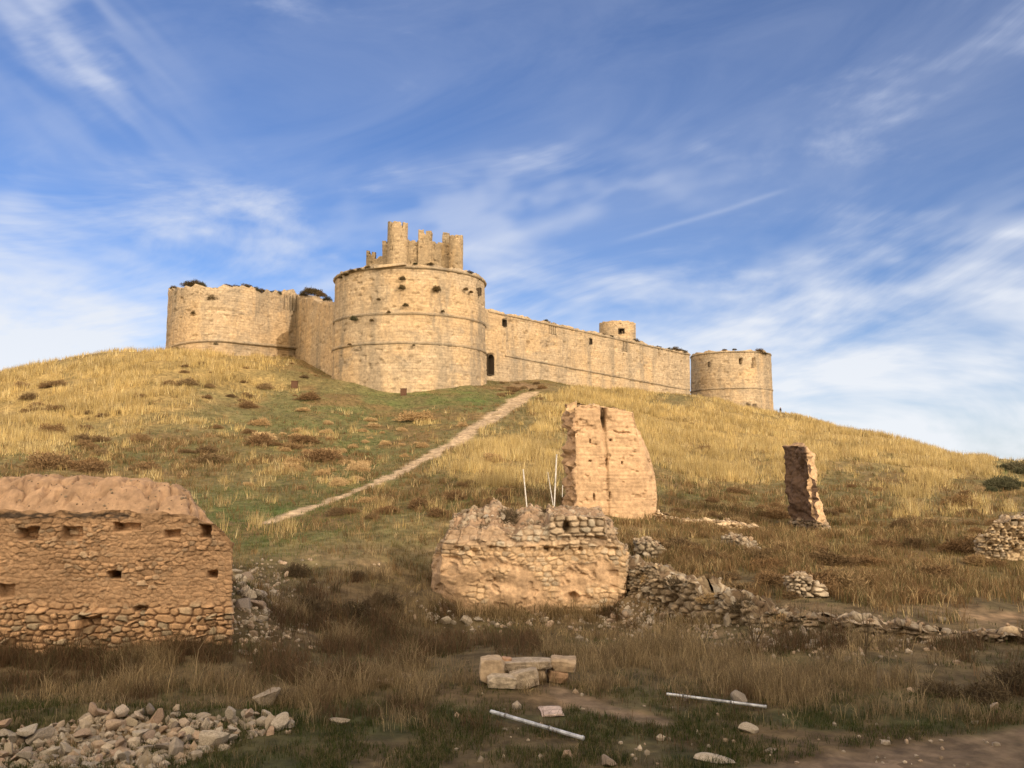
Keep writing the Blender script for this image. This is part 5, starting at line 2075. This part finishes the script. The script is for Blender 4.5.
# loose chips on the heap and the banks: far too many and too small to count
pts, sc_ = [], []
for _ in range(4200):
    u_ = rng.uniform()
    if u_ < .4:
        px, py = rng.uniform(-10, 290), rng.uniform(712, 772)
        top = np.interp(px, [-20, 30, 75, 95, 130, 160, 200, 225, 290], [741, 733, 721, 712, 712, 717, 716, 714, 716])
        bot = np.interp(px, [-20, 90, 170, 210, 240, 290], [775, 775, 768, 752, 738, 730])
        if not top + 3 < py < bot + 3:
            continue
    elif u_ < .55:
        px, py = rng.normal(650, 45), rng.normal(618, 12)
    elif u_ < .7:
        px, py = rng.normal(270, 25), rng.normal(605, 25)
    elif u_ < .8:
        px, py = rng.normal(480, 45), rng.normal(612, 9)
    elif u_ < .825:
        px, py = rng.uniform(450, 1010), rng.uniform(690, 768)
    elif u_ < .9:
        px, py = rng.normal(820, 80), rng.normal(642, 9)
    else:
        continue
    pts.append((px, py))
    sc_.append(rng.lognormal(-3.35, .5))
bm = bmesh.new()
bmesh.ops.create_icosphere(bm, subdivisions=1, radius=1)
iv = np.array([x.co[:] for x in bm.verts])
it = np.array([[x.index for x in f_.verts] for f_ in bm.faces])
bm.free()
VV, TT_, CC_ = [], [], []
for k, ((px, py), s) in enumerate(zip(pts, sc_)):
    if py < 560:
        continue
    g_ = G(px, py)
    v = iv * (1 + rng.normal(0, .22, iv.shape)) * s * rng.uniform(.6, 1.3, 3)
    VV.append(v + np.array([g_.x, g_.y, g_.z + s * .25]))
    TT_.append(it + len(iv) * (len(VV) - 1))
    CC_.append(np.ones((len(iv), 1)) * np.array([(.42, .35, .265), (.31, .26, .195), (.35, .265, .185)][rng.integers(3)])[None] * rng.uniform(.7, 1.2))
for k, cv in enumerate(CAPS):
    nn_ = 420 if k == 1 else 260 if k == 0 else 40 if k == 2 else 70
    for p in cv[rng.integers(0, len(cv), nn_)]:
        s_ = float(np.clip(rng.lognormal(-3.0 if k != 0 else -3.9, .45), .015, .11))
        v = iv * (1 + rng.normal(0, .2, iv.shape)) * s_ * rng.uniform(.6, 1.3, 3)
        VV.append(v + p + np.array([0, 0, s_ * .2]))
        TT_.append(it + len(iv) * (len(VV) - 1))
        CC_.append(np.ones((len(iv), 1)) * np.array([(.34, .265, .18), (.29, .225, .155), (.31, .22, .14)][rng.integers(3)])[None] * rng.uniform(.55, 1.15))
things(mk('stone_chips', np.concatenate(VV), None, np.concatenate(TT_), M_RUIN, np.concatenate(CC_), origin=(0, 0, 0), smooth=False),
       'small broken stone chips strewn over the heap and banks', 'gravel', kind='stuff')


# ------------------------------------------------------------------ bushes
def bush_mesh(k, n=1500):
    """dome of fine dry twigs, lumpy in outline, open at the edge"""
    r = np.random.default_rng(300 + k)
    th, u = r.uniform(0, 6.28, n), r.uniform(-.05, 1, n)
    q = np.sqrt(np.clip(1 - u * u, 0, 1))
    d = np.stack([q * np.cos(th), q * np.sin(th), u], -1)
    lobes = .55 + .8 * vnoise(d[:, 0] * 2.3 + k * 3, d[:, 1] * 2.3, d[:, 2] * 2.3, 191)
    rad_ = lobes * r.uniform(.15, 1.0, n) ** .5
    start = d * rad_[:, None] * np.array([1, 1, .85])
    L = r.uniform(.12, .34, n)
    dirn = d * .8 + r.normal(0, .55, (n, 3)) + np.array([0, 0, .35])
    dirn /= np.linalg.norm(dirn, axis=1)[:, None]
    end = start + dirn * L[:, None]
    mid = (start + end) / 2 + r.normal(0, .03, (n, 3))
    side = np.cross(dirn, r.normal(0, 1, (n, 3)))
    side /= np.linalg.norm(side, axis=1)[:, None] + 1e-9
    ww = .020 * r.uniform(.5, 1.5, n)[:, None]
    V = np.stack([start - side * ww * .6, start + side * ww * .6, mid - side * ww, mid + side * ww, end], 1).reshape(-1, 3)
    # a few main stems from the root
    ns = 40
    e2 = start[:ns]
    s2 = np.zeros((ns, 3)) + r.normal(0, .05, (ns, 3)) * np.array([1, 1, 0])
    sd2 = np.cross(e2 - s2, r.normal(0, 1, (ns, 3)))
    sd2 /= np.linalg.norm(sd2, axis=1)[:, None] + 1e-9
    V2 = np.stack([s2 - sd2 * .012, s2 + sd2 * .012, (s2 + e2) / 2 - sd2 * .01, (s2 + e2) / 2 + sd2 * .01, e2], 1).reshape(-1, 3)
    V = np.concatenate([V, V2])
    kk = np.arange(n + ns)[:, None] * 5
    q = kk + np.array([[0, 1, 3, 2]])
    t = kk + np.array([[2, 3, 4]])
    o = mk('dry_bush', V, q, t, M_SHRUB, origin=(0, 0, 0), smooth=False)
    me = o.data
    bpy.data.objects.remove(o)
    return me


BUSH = [bush_mesh(k) for k in range(4)]


def with_mat(me, m):
    c = me.copy()
    c.materials.clear()
    c.materials.append(m)
    return c


WEEDM = [with_mat(b, M_WEED) for b in BUSH]
DARKM = [with_mat(b, M_DARKBUSH) for b in BUSH]
TANM = [with_mat(b, object_mat('tan dry twigs', [(.44, .31, .155), (.36, .24, .115), (.50, .36, .19)], 6, 0)) for b in BUSH]
GREENM = [with_mat(b, M_GREENBUSH) for b in BUSH]


def bush(name, label, cat, loc, size, group=None, pool=BUSH, flat=.75):
    o = bpy.data.objects.new(name, pool[rng.integers(len(pool))])
    COL.objects.link(o)
    o.location = loc
    o.scale = (size * rng.uniform(.85, 1.25), size * rng.uniform(.85, 1.2), size * flat * rng.uniform(.8, 1.2))
    o.rotation_euler = (0, 0, rng.uniform(0, 6.28))
    return things(o, label, cat, group)


def scatter_bush(region, n, size, label, group, pool=BUSH, flat=.75):
    c = 0
    while c < n:
        px, py = region(rng)
        g_ = G(px, py)
        if bool(blocked(np.array([g_.x]), np.array([g_.y]))[0]) or poly_dist(np.array([g_.x]), np.array([g_.y]), PATH)[0] < 1.6:
            continue
        s = size * float(rng.lognormal(0, .32))
        bush('dry_bush', label, 'bush', (g_.x, g_.y, g_.z - .03), s, group, pool, flat)
        c += 1


def near_pts(P, sp):
    def f(r):
        a = P[r.integers(len(P))]
        return a[0] + r.normal(0, sp[0]), a[1] + r.normal(0, sp[1])
    return f


scatter_bush(near_pts([(330, 450), (345, 465), (310, 455), (370, 440), (300, 470), (355, 478), (400, 445)], (42, 17)), 58, .5, 'tan rounded bush on the green slope left of the footpath', 'tan bushes left of the footpath', TANM)
scatter_bush(lambda r: (r.uniform(20, 330), r.uniform(385, 475)), 46, .75, 'dark brown bush dotted over the slope above the big stone wall', 'dark bushes above the big stone wall')
scatter_bush(lambda r: (r.uniform(180, 320), r.uniform(362, 400)), 16, .6, 'small dark bush in the straw below the left bastion', 'dark bushes below the left bastion')
scatter_bush(lambda r: (r.uniform(300, 520), r.uniform(480, 520)), 24, .42, 'russet bush between the footpath and the lit ruin', 'russet bushes below the footpath')
scatter_bush(lambda r: (r.uniform(500, 550), r.uniform(383, 400)), 16, .5, 'dark russet bush by the top of the footpath', 'russet bushes by the top of the path')
scatter_bush(lambda r: (r.uniform(660, 1000), r.uniform(485, 600)), 110, .46, 'russet bush on the brown slope around the leaning pillar', 'russet bushes round the leaning pillar')
scatter_bush(lambda r: (r.uniform(988, 1034), r.uniform(467, 492)), 20, .62, 'dark green scrub on the skyline at the right edge', 'green scrub on the right skyline', GREENM)
scatter_bush(lambda r: (r.uniform(640, 800), r.uniform(405, 470)), 10, .45, 'low bush in the straw grass below the long wall', 'bushes in the straw below the long wall')
scatter_bush(lambda r: (r.uniform(250, 400), r.uniform(575, 620)), 9, .36, 'dark brown bush in the shade left of the lit ruin', 'dark bushes in the shade left of the ruin', [with_mat(b, M_DARKBUSH) for b in BUSH], 1.0)
for px, py, s in ((192, 488, .9), (287, 495, 1.0), (128, 463, .8)):
    pass

# weeds rooted in the masonry of the great tower and along the wall tops
WALLW = [(drum_pt, 437, 288, .75), (drum_pt, 402.5, 278, .55), (drum_pt, 402, 287, .6), (drum_pt, 379, 299, .4), (drum_pt, 406, 305, .42), (drum_pt, 354, 318, .6), (drum_pt, 372, 320, .4), (drum_pt, 443, 311, .35),
         (drum_pt, 389, 312, .3), (drum_pt, 466, 289, .4), (drum_pt, 471, 292, .35), (drum_pt, 414, 345, .28), (drum_pt, 350, 344, .3)]
for fn, px, py, s in WALLW:
    p = fn(px, py)
    bush('wall_weed', 'dark weed rooted in the masonry of the great drum tower', 'weed', (p[0], p[1] - .25, p[2] - s * .55), s * .85, 'weeds rooted in the great drum tower', WEEDM, 1.25)
for px, py, s, Y in ((213, 298, .7, 135.3), (194, 312, .4, 135.5), (213, 314, .35, 135.3), (179, 348, .5, 137.5), (217, 343, .4, 135.2)):
    p = W(px, py, Y)
    bush('wall_weed', 'dark weed rooted in the face of the left bastion', 'weed', (p[0], p[1] - .3, p[2] - .35), s, 'weeds rooted in the left bastion', WEEDM, 1.2)
for px, py, s, Y in ((189, 286, .9, 139), (195, 286.5, 1.1, 139), (201, 287, .9, 139), (228, 288, .7, 138), (238, 288.5, .8, 139), (247, 289.5, .9, 140), (254, 291, .8, 140), (262, 292, .7, 141), (270, 293, .6, 142), (277, 294, .6, 143), (174, 289, .6, 143)):
    p = W(px, py, Y)
    bush('wall_weed', 'dark scrub growing along the top of the left bastion', 'weed', (p[0], p[1], p[2] - .05), s * 1.25, 'scrub along the top of the left bastion', WEEDM, .75)
for px, py, s, Y in ((303, 296, .7, 143.5), (309, 293, .75, 142), (321, 297, .7, 139), (327, 301, .6, 136.5), (315, 295, 1.1, 142)):
    p = W(px, py, Y)
    bush('wall_weed', 'bush growing on top of the short shaded wall beside the drum tower', 'weed', (p[0], p[1], p[2] + .1), s * 1.1, 'bushes on the short shaded wall', WEEDM, 1.1)
for px, py, s in ((669, 350, .8), (676, 350, .8), (683, 352, .8), (636, 341, .7), (546, 321, .5), (659, 347, .5), (610, 336, .5)):
    p = wall_pt(px, py)
    bush('wall_weed', 'dark scrub growing along the top of the long curtain wall', 'weed', (p[0], p[1] + .7, p[2] - .1), s * 1.2, 'scrub along the long curtain wall', WEEDM, .8)
for px, py, s in ((760, 352, .9), (764, 354, .8), (725, 350, .5), (735, 349.5, .5)):
    p = rtp(min(px, 764), py)
    bush('wall_weed', 'dark scrub on the rim of the far round tower', 'weed', (p[0], p[1] + .6, p[2] - .05), s * 1.1, 'scrub on the far round tower', WEEDM, .8)
for px, py, s in ((345, 274, .5), (352, 271, .5), (360, 269, .5), (368, 267, .4), (340, 277, .4), (470, 272, .4), (415, 263, .35), (430, 263.5, .4)):
    p = drum_pt(px, py)
    bush('wall_weed', 'tuft of dry growth on the rim of the great drum tower', 'weed', (p[0], p[1] + .3, p[2] - .1), s * 1.2, 'dry growth on the rim of the drum tower', WEEDM, .7)
for px, py, s, Y in ((508, 519, .5, 31.2), (540, 520, .55, 31.5), (530, 518, .5, 31.6), (490, 524, .35, 30.9), (548, 512, .4, 31.8)):
    p = W(px, py, Y)
    bush('ruin_weed', 'dry brown weed sprouting on top of the lit ruin', 'weed', (p[0], p[1], p[2] - .15), s, 'weeds on top of the lit ruin', [with_mat(b, M_DARKBUSH) for b in BUSH], 1.0)


for px, py, s, Y in ((648, 577, .3, 29.6), (676, 583, .36, 28.6), (712, 597, .34, 27.0), (744, 607, .4, 25.7), (782, 617, .34, 24.5), (838, 625, .28, 23.5), (905, 632, .26, 22.9)):
    p = W(px, py, Y)
    bush('ruin_weed', 'dry weed growing over the low dry stone wall and its footing', 'weed', (p[0], p[1], p[2] - .15), s, 'weeds over the low dry stone wall', DARKM if s > .35 else TANM, 1.0)


# leafless stalks in the foreground
def stalk_bush(label, px, py, h, spread, n, seed, mat=M_DARKBUSH, name='dead_shrub'):
    r = random.Random(seed)
    g_ = G(px, py)
    m = MB()

    def grow(p, d, L, rad_, lev):
        k = 3
        for i in range(k):
            q = p + d * (L / k)
            m.tube(p, q, rad_, rad_ * .82, 4)
            p = q
            rad_ *= .82
            d = (d + Vector((r.gauss(0, .13), r.gauss(0, .13), r.gauss(.03, .08)))).normalized()
            if lev < 2:
                for _ in range(2):
                    e = (d + Vector((r.gauss(0, .6), r.gauss(0, .6), r.uniform(0, .5)))).normalized()
                    grow(p, e, L * r.uniform(.3, .5), rad_ * .55, lev + 1)
    for i in range(n):
        a = r.uniform(0, 6.28)
        d = Vector((math.cos(a) * spread * r.random(), math.sin(a) * spread * r.random(), 1)).normalized()
        grow(g_ + Vector((r.gauss(0, .05), r.gauss(0, .05), -.05)), d, h * r.uniform(.7, 1.05), .014, 0)
    return things(m.build(name, mat, origin=g_), label, 'dead shrub')


stalk_bush('tall leafless dark stalk in front of the crumbling footing', 868, 668, 1.55, .35, 2, 3)
stalk_bush('slim leafless stalk with a few twigs left of the bare bank', 799, 640, .9, .3, 1, 4)
for px, py, sz_, lab in ((985, 700, .45, 'broad dark brown dead shrub at the right edge of the shaded foreground'), (940, 695, .34, 'smaller dark brown dead shrub left of the broad one at the right edge'),
                        (1018, 690, .45, 'dark brown dead shrub cut by the right edge of the picture')):
    g_ = G(px, py)
    bush('dead_shrub', lab, 'dead shrub', (g_.x, g_.y, g_.z - .02), sz_, None, DARKM, 1.1)
stalk_bush('brown twiggy clump below the dry stone wall', 752, 650, .9, .8, 7, 7)
stalk_bush('brown twiggy clump in the weeds left of the lit ruin', 372, 625, 1.2, 1.0, 12, 8, plain('brown stems', (.12, .085, .05), .9))


# ------------------------------------------------------------------ posts
def post(name, label, p, q, r, mat, cat):
    m = MB()
    p, q = Vector(p), Vector(q)
    m.tube(p, q, r, r, 8)
    o = m.build(name, mat, origin=p)
    c = MB()
    d = (q - p).normalized()
    c.tube(q + d * .002, q + d * .03, r * 1.25, r * 1.1, 8)
    e = mk('end_cap', np.array([tuple(x) for x in c.v]), c.q, c.t, mat, parent=o)
    return things(o, label, cat)


SY = 40.5
post('thin_pole', 'leaning thin white pole at the left of the group by the earthen tower', W(527.3, 512, SY), W(523.2, 470, SY), .028, M_WHITEPOLE, 'pole')
post('thin_pole', 'shorter inner white pole of the leaning pair beside the tallest pole', W(553, 505, SY + .4), W(548, 473, SY + .4), .02, M_WHITEPOLE, 'pole')
post('thin_pole', 'tallest thin white pole of the group by the earthen tower', W(554.2, 507, SY), W(556.6, 455, SY), .032, M_WHITEPOLE, 'pole')
post('thin_pole', 'short white peg right of the tallest pole', W(562.3, 497, SY + .6), W(562.6, 486, SY + .6), .018, M_WHITEPOLE, 'pole')


def fallen(label, a, b, r, name='fence_post'):
    p, q = G(*a), G(*b)
    p.z += .10
    q.z += .10
    o = post(name, label, p, q, r, M_ZINC, 'post')
    m = MB()
    d = (q - p).normalized()
    for t in (.18, .67):
        c = p + (q - p) * t
        m.tube(c - d * .02, c + d * .02, r * 1.35, r * 1.35, 8)
    mk('clamp_ring', np.array([tuple(x) for x in m.v]), m.q, m.t, M_WIRE, parent=o)
    return o


fallen('galvanised fence post lying slantwise in the turf at the bottom centre', (491, 717), (582, 744), .035)
fallen('galvanised fence post lying in the grass right of centre', (667, 699), (765, 712), .028)

# ------------------------------------------------------------------ two brown boxes on the hill below the drum tower
for px, py, lab in ((294.5, 388, 'small brown box standing in the straw left of the drum tower'), (403.5, 395.5, 'small brown box standing at the foot of the drum tower')):
    g_ = G(px, py)
    root = empty('service_box', g_, lab, 'box')
    m = MB()
    m.box(g_ + Vector((0, 0, .4)), .78, .5, .9)
    m.build('cabinet', M_BOX, root)
    m = MB()
    m.box(g_ + Vector((0, 0, .885)), .88, .6, .07)
    m.build('lid', M_BOX, root)
    m = MB()
    m.box(g_ + Vector((0, -.262, .42)), .6, .025, .62)
    m.build('door', M_BOX, root)

# ------------------------------------------------------------------ the walker on the skyline
def person(px, py, Y, label):
    b = Vector(W(px, py, Y))
    b.z = gz(b.x, b.y)
    J = {'pelvis': (0, 0, .95, .15), 'waist': (0, 0, 1.12, .135), 'chest': (0, .0, 1.32, .17), 'neck': (0, -.01, 1.48, .065), 'head': (0, -.02, 1.60, .10), 'crown': (0, -.02, 1.70, .075),
         'shl': (.19, 0, 1.42, .065), 'ell': (.27, .03, 1.15, .05), 'wrl': (.25, -.08, .92, .04), 'hal': (.245, -.11, .84, .04),
         'shr': (-.19, 0, 1.42, .065), 'elr': (-.27, .03, 1.15, .05), 'wrr': (-.25, -.06, .92, .04), 'har': (-.245, -.09, .84, .04),
         'hl': (.10, 0, .88, .10), 'kl': (.12, -.04, .50, .07), 'al': (.12, .03, .09, .05), 'tl': (.13, -.14, .04, .045),
         'hr': (-.10, 0, .88, .10), 'kr': (-.12, .02, .50, .07), 'ar': (-.12, .08, .09, .05), 'tr': (-.13, -.09, .04, .045)}
    E_ = [('pelvis', 'waist'), ('waist', 'chest'), ('chest', 'neck'), ('neck', 'head'), ('head', 'crown'), ('chest', 'shl'), ('shl', 'ell'), ('ell', 'wrl'), ('wrl', 'hal'), ('chest', 'shr'), ('shr', 'elr'),
          ('elr', 'wrr'), ('wrr', 'har'), ('pelvis', 'hl'), ('hl', 'kl'), ('kl', 'al'), ('al', 'tl'), ('pelvis', 'hr'), ('hr', 'kr'), ('kr', 'ar'), ('ar', 'tr')]
    names = list(J)
    me = bpy.data.meshes.new('person')
    me.from_pydata([J[k][:3] for k in names], [(names.index(a), names.index(b_)) for a, b_ in E_], [])
    o = bpy.data.objects.new('person', me)
    COL.objects.link(o)
    md = o.modifiers.new('skin', 'SKIN')
    for i, k in enumerate(names):
        me.skin_vertices[0].data[i].radius = (J[k][3], J[k][3])
    me.skin_vertices[0].data[0].use_root = True
    o.modifiers.new('sub', 'SUBSURF').levels = 1
    dg = bpy.context.evaluated_depsgraph_get()
    m2 = bpy.data.meshes.new_from_object(o.evaluated_get(dg))
    o.modifiers.clear()
    o.data = m2
    for m in (plain('dark jacket', (.03, .03, .04), .9), plain('skin tone', (.42, .24, .16), .6), plain('grey trousers', (.05, .05, .06), .9), plain('dark hair', (.03, .02, .015), .8)):
        m2.materials.append(m)
    for p in m2.polygons:
        z = p.center.z
        p.material_index = 3 if (z > 1.64 or (z > 1.54 and p.center.y > .02)) else 1 if (z > 1.47 or (z < .9 and abs(p.center.x) > .19)) else 0 if z > .9 else 2
        p.use_smooth = True
    o.location = b
    o.rotation_euler = (0, 0, .6)
    return things(o, label, 'person')


person(780.6, 413, 193, 'distant person in dark clothes standing on the hill crest beside the far round tower')


# ------------------------------------------------------------------ village houses behind the viewpoint: they throw the shade over the foreground
def house(x0, x1, y0, y1, zb, eave, ridge, label):
    root = empty('village_house', ((x0 + x1) / 2, (y0 + y1) / 2, zb), label, 'house')
    ym = (y0 + y1) / 2
    V = [(x0, y0, zb), (x1, y0, zb), (x1, y1, zb), (x0, y1, zb), (x0, y0, eave), (x1, y0, eave), (x1, y1, eave), (x0, y1, eave), (x0, ym, ridge - .12), (x1, ym, ridge - .12)]
    q = [(0, 1, 5, 4), (1, 2, 6, 5), (2, 3, 7, 6), (3, 0, 4, 7), (3, 2, 1, 0)]
    t = [(5, 6, 9), (7, 4, 8)]
    mk('wall', V, q, t, M_RENDER, parent=root, smooth=False)
    e = .45
    R = [(x0 - .2, y0 - e, eave - .1), (x1 + .2, y0 - e, eave - .1), (x1 + .2, ym, ridge), (x0 - .2, ym, ridge), (x1 + .2, y1 + e, eave - .1), (x0 - .2, y1 + e, eave - .1)]
    R2 = [(a, b, c + .22) for a, b, c in R]
    q = [(0, 3, 2, 1), (3, 5, 4, 2), (6, 7, 8, 9), (9, 8, 10, 11), (0, 1, 7, 6), (5, 11, 10, 4), (1, 2, 8, 7), (2, 4, 10, 8), (0, 6, 9, 3), (3, 9, 11, 5)]
    mk('roof', R + R2, q, None, M_TILE, parent=root, smooth=False)
    k = max(2, int((x1 - x0) / 3.2))
    for fl in range(int((eave - zb) / 3.2)):
        for i in range(k):
            xc = x0 + (i + .5) * (x1 - x0) / k
            m = MB()
            z = zb + 1.8 + fl * 3.2
            if fl == 0 and i == k // 2:
                m.box((xc, y1 + .04, zb + 1.1), 1.2, .12, 2.2)
                m.build('door', M_WOOD, root)
                continue
            m.box((xc, y1 + .05, z), 1.1, .1, 1.5)
            w_ = m.build('window', M_WOOD, root)
            m = MB()
            m.box((xc, y1 + .106, z), .9, .02, 1.3)
            mk('pane', np.array([tuple(x) for x in m.v]), m.q, None, M_PANE, parent=w_)


house(-22, 8, -15, -8, 2.4, 15.6, 18.0, 'long ochre rendered house with a tiled roof behind the viewpoint, left one')
house(8.3, 27.2, -15, -8, 2.4, 15.8, 18.2, 'tall ochre rendered house with a tiled roof behind the viewpoint, middle one')
house(27.5, 34.0, -15, -8, 2.4, 14.2, 16.4, 'narrow ochre rendered house with a tiled roof behind the viewpoint')
house(34.3, 54, -15, -8, 2.4, 11.7, 13.9, 'low ochre rendered house with a tiled roof behind the viewpoint, right one')

grow_all()
